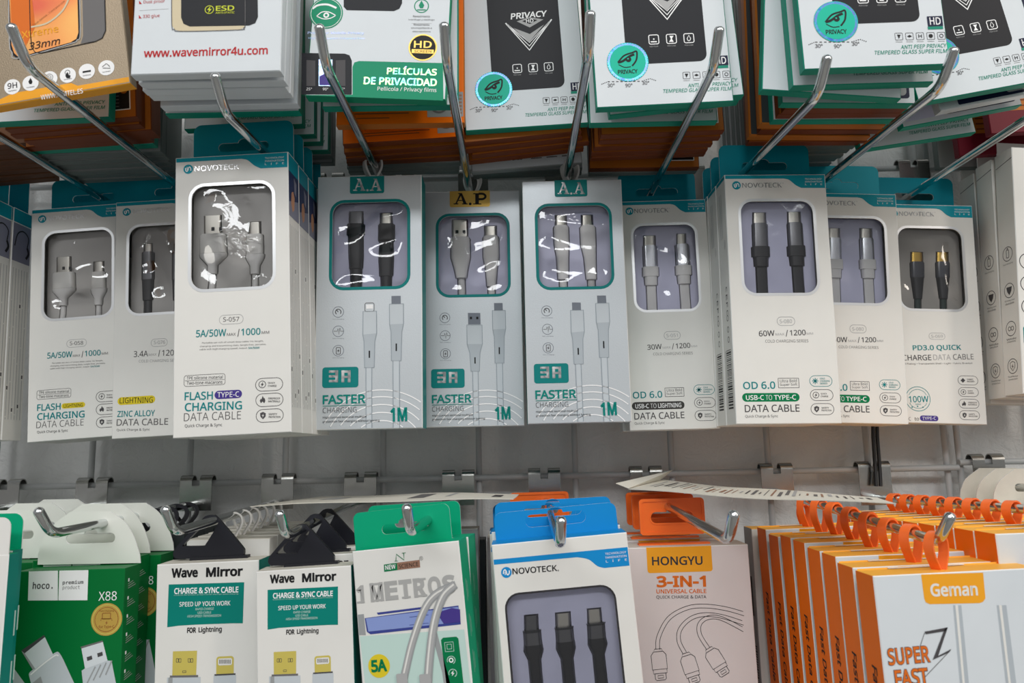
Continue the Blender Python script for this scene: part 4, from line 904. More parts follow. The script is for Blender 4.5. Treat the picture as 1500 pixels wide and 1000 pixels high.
# --- bronze pack, far left
U1 = pack_pose(None, (192, 122), None, -9.2, W=.096)
def bronze(d, m):
    H = U1.H; w = U1.W/2; q = Dr(m)
    m.flat([(-w+.001, .0012), (w-.001, .0012), (w-.001, .0046), (w*.30, .0046), (w*.22, .0072), (-w*.55, .0072), (-w*.72, .0046), (-w+.001, .0046)], q.fn(1), 'label_orange')
    d.text('WWW.AIMTEL.ES', 60, 143, 121.5, 133, 7.4, 'white_ink', .004)
    d.poly([(10, -30), (15, 70), (20, 82), (27, 88), (36, 85), (105, 65), (112, 62), (117, 54), (118, 44), (116, -30)], 'phone_black', 1)
    d.poly([(13, -30), (17, 66), (21, 78), (28, 84), (104, 62), (112, 57), (115, 48), (113, -30)], 'wall_print', 2)
    d.poly([(15, -30), (18, 62), (34, 76), (52, 40), (44, -30)], 'orange_ink', 3)
    d.poly([(120, -30), (122, 52), (118, 64), (140, 60), (150, 56), (154, 46), (152, -30)], 'ink_grey', 1)
    d.line([(43, -30), (45, 50), (47, 70), (52, 77), (60, 78), (140, 61), (150, 56), (155, 45), (153, -30)], 1.2, 'ink', 4)
    d.line(spline([(13, -30), (14, 60), (18, 77), (27, 85.5), (104, 64), (113, 59), (118, 48), (116, -30)], 5), 1.4, 'ink_pale', 3)
    d.line(spline([(46, 40), (70, 34), (92, 16), (104, -8)], 6), 2.6, 'beige', 4)
    d.text('Case device . Care you use', 49, 38, 95, 2, 3.4, 'brown_fold', layer=5)
    d.text('Xtreme', 32, 52, 86, 42, 11, 'label_orange', .01, layer=4); d.text('0.33mm', 30, 71, 88.5, 60, 11, 'ink', 0, shear=.25, layer=5)
    for i, (cx, cy, s1) in enumerate(((18.4, 127.3, '9H'), (45, 122, ''), (72.5, 115.5, ''), (99.6, 110.3, ''), (127.4, 104.6, ''), (156, 99.4, ''))):
        d.disc(cx, cy, 11.4, 'white_ink', 2)
        if s1: d.text(s1, cx-7, cy-.8, cx+7, cy-2.8, 8.6, 'ink', .012, layer=3)
        if i == 1: d.poly([(cx, cy-8), (cx+3, cy-2), (cx+1.6, cy+1.4), (cx-1.6, cy+1.4), (cx-3, cy-2)], 'ink', 3)
        if i == 2: d.ring(cx, cy-2, 5, .7, 'ink_grey', 3, 20); d.ring(cx, cy-2, 2.6, .7, 'ink_grey', 3, 16)
        if i == 3: d.ring(cx-.4, cy-4, 3.4, .8, 'ink', 3, 16); d.poly([(cx-1.2, cy-4), (cx+.4, cy-4), (cx+.6, cy-.6), (cx+4, cy+.4), (cx+3.4, cy+4.6), (cx-1.6, cy+4.6), (cx-3.6, cy+1)], 'ink', 3)
        if i == 4: d.poly([(cx-6, cy), (cx+6, cy-2), (cx+6, cy+.6), (cx-6, cy+2.6)], 'ink', 3)
        if i == 5: d.line([(cx-6, cy-1), (cx, cy-6), (cx+4, cy-3), (cx+6, cy+1), (cx-5, cy+.5)], 1, 'ink', 3)
        d.text('hardness', cx-5.4, cy+6.6, cx+6, cy+4.6, 1.8, 'ink', .01, layer=3)
G1 = 'packs in the upper left stack'
front_pack(U1, ('bronze_card', 'label_orange'), 'tilted bronze pack with orange phone picture and a row of white icons', G1, bronze)
rear_stack(None, 'tilted bronze pack', G1, U1.M.translation.y+.69, [('film', None, (160, 171.5), -1.6), ('label', None, (200, 171), -4.5), ('label', None, (205, 182), -3.6), ('gold', None, (222, 190), -4), ('label', None, (228, 196), -3), ('gold', None, (219, 203), -3), ('navy', (50, 220), (220, 211), 0),
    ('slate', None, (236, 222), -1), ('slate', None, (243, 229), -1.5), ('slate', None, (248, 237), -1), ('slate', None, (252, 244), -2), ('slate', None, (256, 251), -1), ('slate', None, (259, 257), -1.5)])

rear_stack(None, 'bronze pack, far lower left', 'dark packs at the far left', .520, [('brown', None, (58+3*i, 208+7.5*i), -4+.4*(i % 3)) for i in range(8)])
# --- white pack with a web address
U2 = Pose(-.1890, .4269, .4211, -.25, 0, 0, KW, .185, KT)
def webpack(d, m):
    d.poly([(252, -40), (252, 38), (257, 44), (266, 46), (352, 43.5), (358, 40), (359.4, 32), (359, -40)], 'beige', 1); d.line(spline([(252, -40), (252, 36), (256, 43), (266, 46.2), (350, 44), (357, 41), (359.4, 33), (359, -40)], 5), .9, 'ink_mid', 4)
    d.poly([(265.5, -40), (265.5, 26), (269, 35), (278, 39), (365, 37.5), (374, 34), (378, 25), (377, -40)], 'phone_black', 2)
    d.line([(359.4, -40), (359.6, 33)], .8, 'ink_grey', 5)
    d.text('ESD', 316.5, 12.8, 343.5, 12, 8, 'lime', .02, layer=4); d.text('ANTI-STATIC', 316, 19.2, 344, 18.6, 3.2, 'lime', .008, layer=4); d.ring(307, 14.6, 6, 1, 'lime', 4, 22); d.poly([(309, 9), (303.6, 15.2), (306.6, 15.2), (305, 20), (310.4, 13.6), (307.4, 13.6)], 'lime', 4)
    d.text('Dust proof', 210.4, 3.6, 241.6, 2.2, 6.4, 'ink_red', .0); d.poly([(204, 1), (204, 6), (208, 6)], 'ink_red', 2); d.line([(204, 15.6), (247, 13)], .5, 'ink_pale'); d.text('330 glue', 209.4, 24.8, 234.2, 23.4, 6.6, 'ink_red', 0); d.poly([(203.6, 22), (203.6, 27), (207.6, 27)], 'ink_red', 2)
    d.text('www.wavemirror4u.com', 210.8, 78.2, 392.4, 73.4, 13, 'ink_red', .022)
G2 = 'packs in the upper left-centre stack'
front_pack(U2, 'white', 'white pack with a red web address along its lower front', G2, webpack)
rear_stack(None, 'white web-address pack', G2, .4269, [('white', (201.5, 122), (418, 118.4), 0), ('white', (208, 132), (419, 129), 0), ('white', (217, 140), (425.6, 136), 0), ('white', (234.4, 156), (435.6, 151.8), 0), ('navy', (240, 167), (440, 163), 0), ('film', (266, 190), (447, 182), 0, .548), ('film', None, (461, 197), -1), ('green', None, (470, 208), 0), ('film', None, (481, 220), 0), ('slate', None, (486, 228), 0), ('slate', None, (488, 238), 0)])

# --- green and white film pack
U3 = Pose(-.0786, .4595, .4185, 3.2, 0, 0, KW, .185, KT+.001)
def filmpack(d, m):
    d.poly([(503.5, -40), (503.5, 10), (508, 15), (577, 16.4), (585, 13), (589, 5), (589, -40)], 'phone_black')
    d.disc(478, 19.5, 24, 'film_green', 2, 32); d.ring(478, 19.5, 22, .7, 'white_ink', 3)
    d.line(spline([(458, 13), (466, 8), (480, 7), (493, 12)], 6), 3, 'white_ink', 3); d.curve([(464, 24), (472, 18), (482, 18), (492, 23)], 1.4, 'white_ink', 3); d.curve([(464, 24), (474, 28), (484, 27), (492, 23)], 1.4, 'white_ink', 3); d.disc(478, 22.6, 4.2, 'white_ink', 3, 18); d.disc(478, 22.6, 2, 'film_green', 4, 12)
    d.text('Protector Mobile Privacy', 451, 48.6, 533.5, 49, 5, 'holo_blue', .0); d.text('High Transparent Enhanced Film', 452, 56.4, 534, 56.8, 4, 'holo_blue', -.01)
    d.ring(617.5, 9, 10, 1.4, 'film_green'); d.poly([(617.5, 1), (621.5, 8), (619.6, 12), (615.4, 12), (613.5, 8)], 'film_green', 2); d.line([(611, 14.6), (624, 14.6)], 1.4, 'film_green', 2)
    for i, s_ in enumerate(('Revestimiento', 'hidrófugo y oleófugo', 'Rivestimento', 'idrorepellente e', 'oleorepellente')): y = 24+5.1*i+(2 if i > 1 else 0); wq = len(s_)*.95; d.text(s_, 617.5-wq, y, 617.5+wq, y+.2, 3.1, 'ink_mid')
    d.line([(603, 34.4), (632, 34.6)], .4, 'ink_pale')
    d.disc(619.4, 69.6, 20.4, 'gold_foil', 2, 34); d.disc(619.4, 69.6, 18.4, 'ink', 3, 32); d.text('HD', 606.5, 65.2, 632.5, 65.6, 10.6, 'gold_foil', .02, layer=4); d.rect(603.6, 72.6, 635, 78.6, .4, 'gold_foil', 4); d.text('SCREEN', 607, 75.6, 632, 75.8, 3.6, 'ink', .01, layer=5)
    d.poly([(442, 77.6), (505, 78.6), (512, 81), (515.4, 89), (515.4, 138.6), (441.6, 138.4)], 'phone_black')
    d.poly([(449, 88), (462, 89), (462, 126), (449, 126)], 'ink_mid', 2); d.poly([(467, 87), (487, 87.6), (487, 126), (467, 126)], 'holo_blue', 2); d.poly([(468, 112), (476, 108), (486, 118), (486, 125), (468, 125)], 'purple', 3); d.poly([(492, 88.6), (506, 88), (506, 126), (492, 126)], 'ink_mid', 2)
    for t_, x in (('25°', 449), ('90°', 473), ('25°', 497)): d.text(t_, x, 130.6, x+8, 130.8, 4, 'white_ink', layer=3)
    d.poly([(516.4, 139), (516.4, 98), (519, 91.6), (526, 89.4), (648.8, 92.4), (649.6, 146)], 'film_green'); d.poly([(441.6, 139.4), (516, 139), (649, 145.6), (649, 147.4)], 'film_green', 2)
    d.text('PELÍCULAS', 567, 102.6, 640, 104.6, 13, 'holo_ink', .03); d.text('DE PRIVACIDAD', 533, 118, 640, 121, 11.4, 'holo_ink', .03); d.text('Pellicola / Privacy films', 553, 130.6, 639.4, 132.8, 8, 'white_ink', .004)
G3 = 'packs in the upper centre-left stack'
front_pack(U3, ('card_cool', 'film_green'), 'white and green film pack with a gold round seal and rainbow lettering', G3, filmpack)
rear_stack(None, 'gold-seal film pack', G3, .4605, [('film', (470, 157), (673, 154), 0), ('seal', (486, 184), (687, 180), 0), ('icons', (500, 212), (683, 200), 0), ('gold', (506, 224), (676, 212), 0), ('label', (510, 232), (674, 220), 0), ('gold', (512, 238), (671, 230), 0), ('slate', (514, 240), (668, 238), 0), ('slate', (516, 246), (664, 244), 0), ('slate', (518, 252), (664, 250), 0)])

# --- black-phone packs
U4 = Pose(.0040, .5294, .4278, -2.65, 0, 0, KW, .185, KT)
U5 = Pose(.1001, .4730, .4159, -1.63, 0, 0, KW, .185, KT)
U6 = Pose(.2320, .4424, .4232, -.87, 0, 0, KW, .185, KT)
U7 = pack_pose((1346, 151), None, None, -9.6)
def phonepack(pose):
    def go(d, m):
        a = Dr(m, U4); b = Dr(m, U5)
        c0 = U5.uv(918, 95); c1 = U5.uv(1036, 89); m.flat(rr(c0[0], c0[1], c1[0], .178, .0055, 6, (0, 1, 1, 0)), b.fn(1), 'phone_black')
        a.text('PRIVACY', 747.6, 24.4, 801.6, 19.6, 9.6, 'white_ink', .03, shear=.15)
        for o_, w_ in ((0, 2.0), (4, 1.5), (7.4, 1.1)):
            a.line([(740.5+o_*.8, 34+o_*.6), (775.6, 73.5-o_*1.5), (808-o_*.9, 28.5+o_*.9)], w_, 'white_ink', 2)
        a.poly([(752, 41), (775, 62), (797, 36), (776, 50)], 'ink_pale', 2); a.poly([(757, 31.5), (775, 25.4), (796, 28.6), (776, 40.4)], 'ink_pale', 2); a.poly([(765, 31.4), (775.6, 27), (787, 29.6), (776, 35.4)], 'ink', 3); a.text('HD', 770.4, 31.2, 781.4, 30.4, 6, 'white_ink', .02, layer=4)
        for (cx, cy), ic in (((957.6, 58), 0), ((983.4, 57), 1), ((1009, 56), 2)):
            b.frame(cx-7, cy-7, cx+7, cy+7, 2.4, 1.2, 'white_ink', 2)
            if ic == 0: b.line([(cx-4.5, cy+3.4), (cx+4.5, cy+3.2)], 1.8, 'white_ink', 2); b.disc(cx, cy-.6, 1.2, 'white_ink', 2, 8)
            if ic == 1: b.poly([(cx-3, cy-4.4), (cx+3, cy-4.4), (cx+.8, cy), (cx+3.4, cy+4.4), (cx-3.4, cy+4.4), (cx-.8, cy)], 'white_ink', 2)
            if ic == 2: b.line([(cx, cy-4.4), (cx+2.6, cy+.6), (cx+1.6, cy+3.2), (cx, cy+4), (cx-1.6, cy+3.2), (cx-2.6, cy+.6), (cx, cy-4.4)], 1, 'white_ink', 2)
            b.text('HIGH CLEAR', cx-6, cy+10.4, cx+6.4, cy+10, 2, 'ink_pale', layer=2)
        b.disc(919.5, 91, 29.6, 'sticker_teal', 3, 64); b.disc(919.5, 91, 28.8, 'holo_rim', 3.5, 96, 1); b.disc(919.5, 91, 25.6, 'sticker_teal', 4, 40)
        b.curve([(905, 92), (914, 82), (926, 77.6), (932.4, 76), (932, 88), (926, 97)], 2.4, 'ink', 5); b.curve([(905, 92), (912, 90), (922, 83), (929, 80)], 3.4, 'ink', 5.4); b.disc(920.4, 87.4, 4.2, 'ink', 5.2, 14); b.disc(919.8, 86.6, 1.2, 'sticker_teal', 6, 8); b.curve([(906, 95), (915, 99), (924, 98)], 1.3, 'ink', 5)
        b.text('PRIVACY', 905, 106, 934, 104.6, 6.4, 'ink', .03, layer=5)
        pts = [(881, 123.5), (890, 119.8), (915, 119.4), (940, 119), (952, 115.2), (962, 118.4)]
        for i in range(len(pts)-1):
            for k in range(4): A = Vector(pts[i]); B = Vector(pts[i+1]); b.line([A+(B-A)*(k/4), A+(B-A)*((k+.55)/4)], 1.3, 'ink_mid')
        for t_, x, y in (('30°', 891, 124.6), ('90°', 917, 124.6), ('30°', 941.6, 121)): b.text(t_, x-1, y+.6, x+9.4, y+.3, 5.4, 'ink_mid', .01)
        b.rect(1045.6, 81.4, 1066, 96, .3, 'navy', 2); b.text('HD', 1048.4, 88.8, 1063.4, 88.4, 10.6, 'white_ink', .012, layer=3); b.rect(1046, 96, 1066.4, 100, .2, 'pack_green', 2)
        for i in range(5):
            cx = 1005.6+14.6*i; cy = 110.6-.45*i; b.frame(cx-5, cy-5, cx+5, cy+5, 1.2, .7, 'ink_mid')
            [lambda: b.poly([(cx-2.6, cy-2.6), (cx+2.6, cy-2.6), (cx, cy+3.4)], 'ink', 2), lambda: b.poly([(cx-3.4, cy), (cx, cy-2), (cx+3.4, cy), (cx, cy+1.6)], 'ink', 2), lambda: b.text('H', cx-2.4, cy, cx+2.4, cy, 5, 'ink', .02), lambda: b.disc(cx, cy, 2.9, 'ink', 2, 12), lambda: b.ring(cx, cy, 2.4, 1, 'ink_mid', 2, 12)][i]()
            b.line([(cx-4.6, cy+7.6), (cx+4.6, cy+7.4)], .6, 'ink_grey')
        b.text('ANTI PEEP PRIVACY', 1007.4, 125.4, 1071, 122, 5.6, 'pack_green', .008, shear=.22); b.text('TEMPERED GLASS SUPER FILM', 971.6, 133.6, 1071.6, 129.6, 5.6, 'pack_green', .008, shear=.22)
    return go
G4, G5, G6, G7 = ('packs in the upper centre stack', 'packs in the upper centre-right stack', 'packs in the upper right stack', 'packs in the far upper right stack')
front_pack(U4, 'green', 'white pack whose black phone shows the whole triangular eye emblem', G4, phonepack(U4))
rear_stack(None, 'whole-emblem phone pack', G4, .5294, [('label', (684, 209), (843, 193), 0), ('gold', (686, 219), (846, 201), 0), ('gold', (688, 228), (866, 207), 0), ('label', (690, 236), (852, 217), 0), ('screen', (686, 252), (858, 238), 0), ('slate', (690, 256), (856, 246), 0), ('slate', (692, 258), (854, 252), 0)])
front_pack(U5, 'green', 'white pack with black phone and teal sticker, just right of the picture centre', G5, phonepack(U5))
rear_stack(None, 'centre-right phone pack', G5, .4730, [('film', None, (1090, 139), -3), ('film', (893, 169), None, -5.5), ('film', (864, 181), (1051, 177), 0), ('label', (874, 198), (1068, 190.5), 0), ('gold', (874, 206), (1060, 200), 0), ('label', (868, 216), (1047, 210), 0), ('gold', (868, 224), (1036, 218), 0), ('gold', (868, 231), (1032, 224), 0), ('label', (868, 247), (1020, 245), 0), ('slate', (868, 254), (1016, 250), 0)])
front_pack(U6, 'green', 'upright white pack with teal sticker and 30-90-30 degree marks, nearest at upper right', G6, phonepack(U6))
rear_stack(None, 'upright upper-right phone pack', G6, .4424, [('film', (1162, 126), (1367, 120), 0), ('green', (1116, 131), None, 5.5), ('navy', (1144, 151), (1343, 152), 0), ('gold', (1149, 160), (1343, 158), 0), ('gold', (1150, 167), (1322, 165), 0), ('navy', (1137, 176), (1314, 175), 0), ('dark', (1113, 182), (1298, 183), 0), ('gold', (1112, 191), (1296, 190), 0), ('dark', (1097, 199), (1276, 200), 0), ('gold', (1096, 208), (1271, 207), 0),
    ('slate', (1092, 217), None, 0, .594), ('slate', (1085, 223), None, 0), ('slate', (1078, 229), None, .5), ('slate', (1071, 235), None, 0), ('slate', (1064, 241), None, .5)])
front_pack(U7, 'green', 'steeply tilted white pack with black phone at the upper right edge', G7, phonepack(U7))
rear_stack(None, 'tilted upper-right phone pack', G7, U7.M.translation.y+.69, [('silver', (1378, 163), None, -10.5), ('navy', (1323, 187), None, -10), ('film', (1251, 221), (1440, 192), 0), ('red', (1452, 196), None, -2, .60), ('red', (1406, 228), None, -1.5, .63), ('slate', (1376, 246), None, 0, .662)])
# ------------------------------------------------------------------ lower row
def pose_tl(px, py, Y, W, H, t, roll, yaw=0, tilt=0):
    c = Vector(atY(px, py, Y)); r = math.radians(roll); c = c+Vector((math.cos(r), 0, -math.sin(r)))*W/2
    return Pose(c.x, Y, c.z, roll, yaw, tilt, W, H, t)
# --- green box with a white half-round tab
PH = pose_tl(25.6, 837, .515, .0728, .162, .0205, -.63)
G_H = 'green boxes with frosted half-round tabs'
def green_box(label):
    t = thing('charging_cable_box', PH.M, label, 'cable box', G_H); m = MB(); p = PH
    carton(m, p.W, p.H, p.t, {'front': 'hoco_green', 'left': 'hoco_green', 'right': 'hoco_green', 'top': 'hoco_green', 'bottom': 'hoco_green', 'back': 'hoco_green'})
    d = Dr(m, p)
    d.poly([(42.4, 836.6), (85, 835.4), (84.8, 879), (41, 879.2)], 'white_ink'); d.poly([(87, 835.4), (129.6, 834.6), (128, 878.8), (85.6, 879)], 'white_ink')
    d.text('hoco.', 48.2, 857.4, 77.6, 857, 10, 'ink_mid', .02, 'm'); d.text('premium', 92, 853.6, 122.4, 852.6, 6.6, 'ink_mid', .02, 'm'); d.text('product', 92, 860.8, 117, 860.2, 6.4, 'ink_grey', 0, 'm')
    d.text('X88', 144.6, 873, 171.2, 872.2, 13, 'white_ink', 0)
    cx, cy = 156.2, 906.8; d.disc(cx, cy, 23, 'gold_foil', 1, 40); d.ring(cx, cy, 20.6, 1.6, 'wm_gold', 2); d.ring(cx, cy, 17, .8, 'brown_fold', 2); d.disc(cx, cy, 16.6, 'gold_foil', 2, 36)
    d.frame(cx-6, cy-9, cx+6, cy-1, 1, .9, 'brown_fold', 3); d.line([(cx-8, cy+2), (cx-8, cy-1), (cx+8, cy-1), (cx+8, cy+2)], .9, 'brown_fold', 3); d.poly([(cx+1, cy+2), (cx-1.6, cy+5.4), (cx, cy+5.4), (cx-.8, cy+8), (cx+1.8, cy+4.6), (cx+.2, cy+4.6)], 'brown_fold', 3); d.text('for Type-C', cx-11.5, cy+11.4, cx+11.5, cy+10.6, 5, 'brown_fold', .008, layer=3); d.text('Fast Charging', cx-10, cy-12, cx+11, cy-12.6, 3, 'brown_fold', .004, layer=3)
    # pictured plugs
    d.poly([(32, 952), (64.8, 929.6), (66.6, 933), (36.5, 957.6)], 'ink_mid', 2); d.poly([(36.5, 956.4), (66.2, 932.6), (78.4, 959), (52, 979)], 'card_cool', 3); d.poly([(31.6, 952.6), (36.6, 956.4), (52, 979), (48, 980)], 'card_grey', 3)
    d.poly(spline([(43, 990), (44, 984), (60, 972), (80, 956), (88, 957), (100, 981), (122, 1030), (130, 1060), (56, 1060), (50, 1020), (43, 990)], 4)[:-1], 'print_pale', 2); d.line(spline([(45, 988), (60, 975), (80, 960), (86, 960)], 4), 2, 'white_ink', 3)
    d.poly([(48, 1000), (56, 1060), (80, 1060), (60, 990)], 'card_grey', 3)
    d.poly([(118, 947), (150.2, 937.6), (151.4, 940), (119.6, 950)], 'ink_grey', 2); d.poly([(119.6, 949.4), (151, 939.8), (157.8, 967), (125, 979.4)], 'card_cool', 3)
    for x, y in ((131.4, 963.6), (146.8, 958)): d.poly([(x-4, y-1.6), (x+3.4, y-4), (x+4.4, y+1.4), (x-3, y+4)], 'ink_mid', 4)
    d.poly([(119.8, 982), (124, 979), (158, 967), (163.6, 967.4), (170, 1000), (180, 1060), (128, 1060)], 'print_pale', 2)
    for k in range(4): d.line([(128+9*k, 1000-4*k), (140+8*k, 976-3*k)], 2, 'card_grey', 3)
    d.poly([(19.6, 977), (36.4, 1000), (60, 1034), (19, 1034)], 'print_pale', 2)
    s = side_r(m, p)
    for i in range(9):
        z = p.H-.0085-.0118*i; s.rect(.0048, z-.0011, .0066, z+.0011, .0002, 'white_ink')
        for k in range(3): s.line([(.005, z-.0026-.0014*k), (.0115+(k*37 % 5)*.0009, z-.0022-.0014*k+.0009)], .0004, 'ink_pale')
    m.build('carton', t); m = MB(); u = lambda x, y: p.uv(x, y, p.t)
    out = [u(*q) for q in [(56.5, 826.5)]+[tuple(v) for v in spline([(57.5, 812), (64, 790), (80, 768), (104, 749.5)], 5)]+[tuple(v) for v in spline([(163, 748.4), (183, 763), (197, 785), (206, 812)], 5)]+[(207, 824)]]
    c = u(134, 788); kx = abs(u(170, 788)[0]-u(98, 788)[0]); hole = slot_outline(c[0], c[1], kx, .0068, .0048)
    m.plate(out[::-1], p.t-.0012, p.t-.0004, 'frosted_tab', [hole], 'white_ink'); m.build('hang_tab', t)
    return t
gb = green_box('green box with gold seal and frosted half-round tab')
dup(gb, (-.004, .0213, .0042), 'next green box right behind the one with the gold seal', G_H)
dup(gb, (.0035, .0430, .003), 'second green box behind the gold-seal box, its tab slot showing black', G_H)
dup(gb, (-.0853, .0425, -.0005), 'green box far left whose frosted tab is half cut by the picture edge', G_H)
dup(gb, (-.0850, .0690, .003), 'green box far left whose whole frosted tab rises behind the chrome hook end', G_H)
dup(gb, (-.0840, .1020, .004), 'green box far left with a dusty tab just below the wire', G_H)

# --- box at the left edge: white front tab, teal inside
PE = pose_tl(13, 812, .468, .075, .165, .020, 0)
PE = Pose(atY(13, 812, .468)[0]-.0375, .468, atY(13, 812, .468)[2], 0, 0, 0, .075, .165, .010)
for i, (dd, lab) in enumerate((((0, 0, 0), 'white box with green side cut off by the left edge of the picture'), ((-.0055, .0112, .001), 'green-tabbed box just behind the white one at the left edge'))):
    t = thing('cable_box', Matrix.Translation(Vector(dd)) @ PE.M, lab, 'cable box', 'white and green boxes'); m = MB(); p = PE
    carton(m, p.W, p.H, p.t, {'front': 'card', 'left': 'ns_green', 'right': 'wm_teal', 'top': 'ns_green', 'bottom': 'card', 'back': 'ns_green', 'crease': 'card_edge'})
    s = side_r(m, p)
    for k in range(5): s.line([(.010, .13-.03*k), (.010, .115-.03*k)], .0012, 'mint')
    m.build('carton', t); m = MB(); y0 = .0002 if i == 0 else p.t-.001
    m.plate(rr(-p.W/2+.002, p.H-.002, p.W/2-.0004, p.H+.0225, .006, 6, (0, 0, 1, 1)), y0, y0+.0007, 'card' if i == 0 else 'ns_green', [slot_outline(0, p.H+.012, .03, .006, .004)], 'card_edge'); m.build('hang_tab', t)

# --- white and teal boxes with black hangers
PW1 = pose_tl(230, 827, .5235, .070, .165, .024, -1.47)
KS = .0622/.070
PW2 = pose_tl(375, 837, .50, .0622, .165*KS, .024*KS, -2.4)
G_W = 'white and teal boxes with black plastic hangers'
def wm_box(label):
    p = PW1; t = thing('charging_cable_box', p.M, label, 'cable box', G_W); m = MB()
    carton(m, p.W, p.H, p.t, {'front': 'card', 'left': 'card', 'right': 'wm_teal', 'top': 'dusty_card', 'bottom': 'card', 'back': 'card', 'crease': 'card_edge'})
    d = Dr(m, p)
    d.text('Wave', 251.2, 839.2, 290, 838, 13.6, 'ink', .045); d.text('Mirror', 302, 837.8, 356, 836, 14.2, 'ink', .045)
    d.poly([(247.2, 855.8), (357.8, 852.4), (355.8, 912.6), (340, 912.6), (290, 914.4), (262, 916), (245, 918.4)], 'wm_teal')
    d.text('CHARGE & SYNC CABLE', 255.4, 865.4, 349.4, 863, 8.6, 'white_ink', .03); d.text('Combine the function of data transfer and high-speed charging', 255, 871.6, 349, 869.4, 2, 'mint')
    d.text('SPEED UP YOUR WORK', 263, 884.8, 337.6, 882.8, 6.6, 'white_ink', .012); d.text('RAPID CHARGE', 286.4, 891.8, 313.6, 891, 3.4, 'mint', .004, shear=.15); d.text('USB CABLE', 289.6, 897, 309.4, 896.4, 3.4, 'mint', .004); d.text('HIGH SPEED TRANSMISSION', 274.6, 902.2, 324.2, 901, 3.4, 'mint', .004, shear=.15)
    d.text('FOR', 274.2, 922.8, 287.4, 922.4, 7.6, 'ink', .045); d.text('Lightning', 291, 923, 325, 921.8, 9.6, 'ink', .03)
    d.poly([(253.4, 953.6), (288.8, 952.6), (287.4, 988.6), (252.4, 989)], 'wm_gold')
    for x in (262, 279.4): d.frame(x-3.6, 964.4, x-.6, 969.4, .3, .6, 'ink_mid', 2); d.frame(x+.2, 964.4, x+3.2, 969.4, .3, .6, 'ink_mid', 2)
    d.frame(267.6, 982, 272.6, 984.6, .8, .6, 'ink_mid', 2); d.poly([(249, 989), (290.4, 988.2), (290.4, 991.4), (249, 992)], 'ink_grey', 2); d.poly([(244.8, 992), (294, 991), (293.6, 1040), (243, 1040)], 'print_pale'); d.poly([(247, 992), (253, 992), (252, 1040), (245, 1040)], 'card_grey', 2)
    d.rect(317, 961.6, 342.4, 988, 4, 'wm_gold', 1, (0, 0, 1, 1)); d.rect(319.6, 964, 340, 973.6, 2.2, 'card', 2)
    for k in range(8): d.line([(322+2.2*k, 965.6), (322+2.2*k, 971.4)], 1.1, 'ink_grey', 3)
    d.rect(314.4, 986.4, 345, 988.6, .2, 'ink_mid', 2); d.poly([(313, 988.6), (346, 988), (345.4, 1040), (311.4, 1040)], 'print_pale')
    m.build('carton', t); m = MB(); yc = p.t*.72; u = lambda x, y: p.uv(x, y, yc)
    out = [u(*v) for v in spline([(260, 807), (255.6, 803), (256.6, 797), (264, 789), (296, 760), (304, 754.6), (312, 754), (320, 757.6), (354, 790), (358.4, 797), (356.6, 803.4), (351, 806)], 4)]
    hole = [u(*v) for v in spline([(269.6, 799.4), (272, 795), (304, 763.4), (311, 761), (318, 764), (320, 768), (303, 796), (298, 799), (269.6, 799.4)], 4)][:-1]
    zt_ = max(q[1] for q in out); zm_ = min(q[1] for q in out); out = [(a_, zt_-(zt_-b_)*(zt_-p.H+.0004)/(zt_-zm_)) for a_, b_ in out]
    m.plate(out, yc-.0018, yc+.0018, 'black_plastic', [hole], smooth=False); m.box(-.019, .022, yc-.003, yc+.003, p.H-.0004, p.H+.002, 'black_plastic'); m.build('plastic_hanger', t)
    return t
w1 = wm_box('larger white and teal box with black hanger, right of the green box')
w2 = dup(w1, (0, 0, 0), 'smaller white and teal box with black hanger, left of the green-tabbed box', G_W); w2.matrix_world = PW2.M @ Matrix.Scale(KS, 4)
dup(w2, (.0015, .028, .0045), 'white box behind the smaller white and teal box, its black hanger in shadow', G_W)
dup(w2, (.003, .056, .006), 'second white box behind the smaller white and teal box, hanger deep in shadow', G_W)

def plain_box(label, group, x, Y, z, W, H, t, mats, strap=None, roll=0, yaw=0, lw=.0185, cols_=None):
    p = Pose(x, Y, z, roll, 0, 0, W, H, t); o = thing('cable_box', p.M, label, 'cable box', group); m = MB(); carton(m, W, H, t, mats)
    if cols_: cols_(m, p)
    m.build('carton', o)
    if strap: m = MB(); loop(m, H, t/2, yaw, strap, .0062 if strap != 'black_plastic' else .0085, lw, .0046 if strap != 'black_plastic' else .0075, .0013 if strap != 'black_plastic' else .003); m.build('hanging_loop', o)
    return o
CW = {'front': 'card', 'top': 'dusty_card', 'left': 'card', 'right': 'card', 'back': 'card', 'bottom': 'card'}
DK = {'front': 'dark_card', 'top': 'dark_card', 'left': 'dark_card', 'right': 'dark_card', 'back': 'dark_card', 'bottom': 'dark_card'}
bb = Vector(low['b'][0]); be = Vector(low['b'][1])
for i in range(6):
    Y = .566+.0195*i; q = lerp_hook(bb, be, Y+.009)
    plain_box('%s white-looped box on the hook behind the larger white and teal box' % ORD[i], 'white boxes with white strap loops', q.x+.001, Y, q.z-.0165, .062, .14, .0175, CW, 'white_rubber', 0, 30)
ba = Vector(low['a'][0]); be = Vector(low['a'][1])
for i in range(4):
    Y = .5985+.0195*i; q = lerp_hook(ba, be, Y+.009)
    plain_box('%s dark box hanging by a black loop near the wall plate' % ['nearest', 'second', 'third', 'rearmost'][i], 'dark boxes with black strap loops', q.x, Y, q.z-.0165, .058, .14, .0175, DK, 'black_plastic', 0, 30)

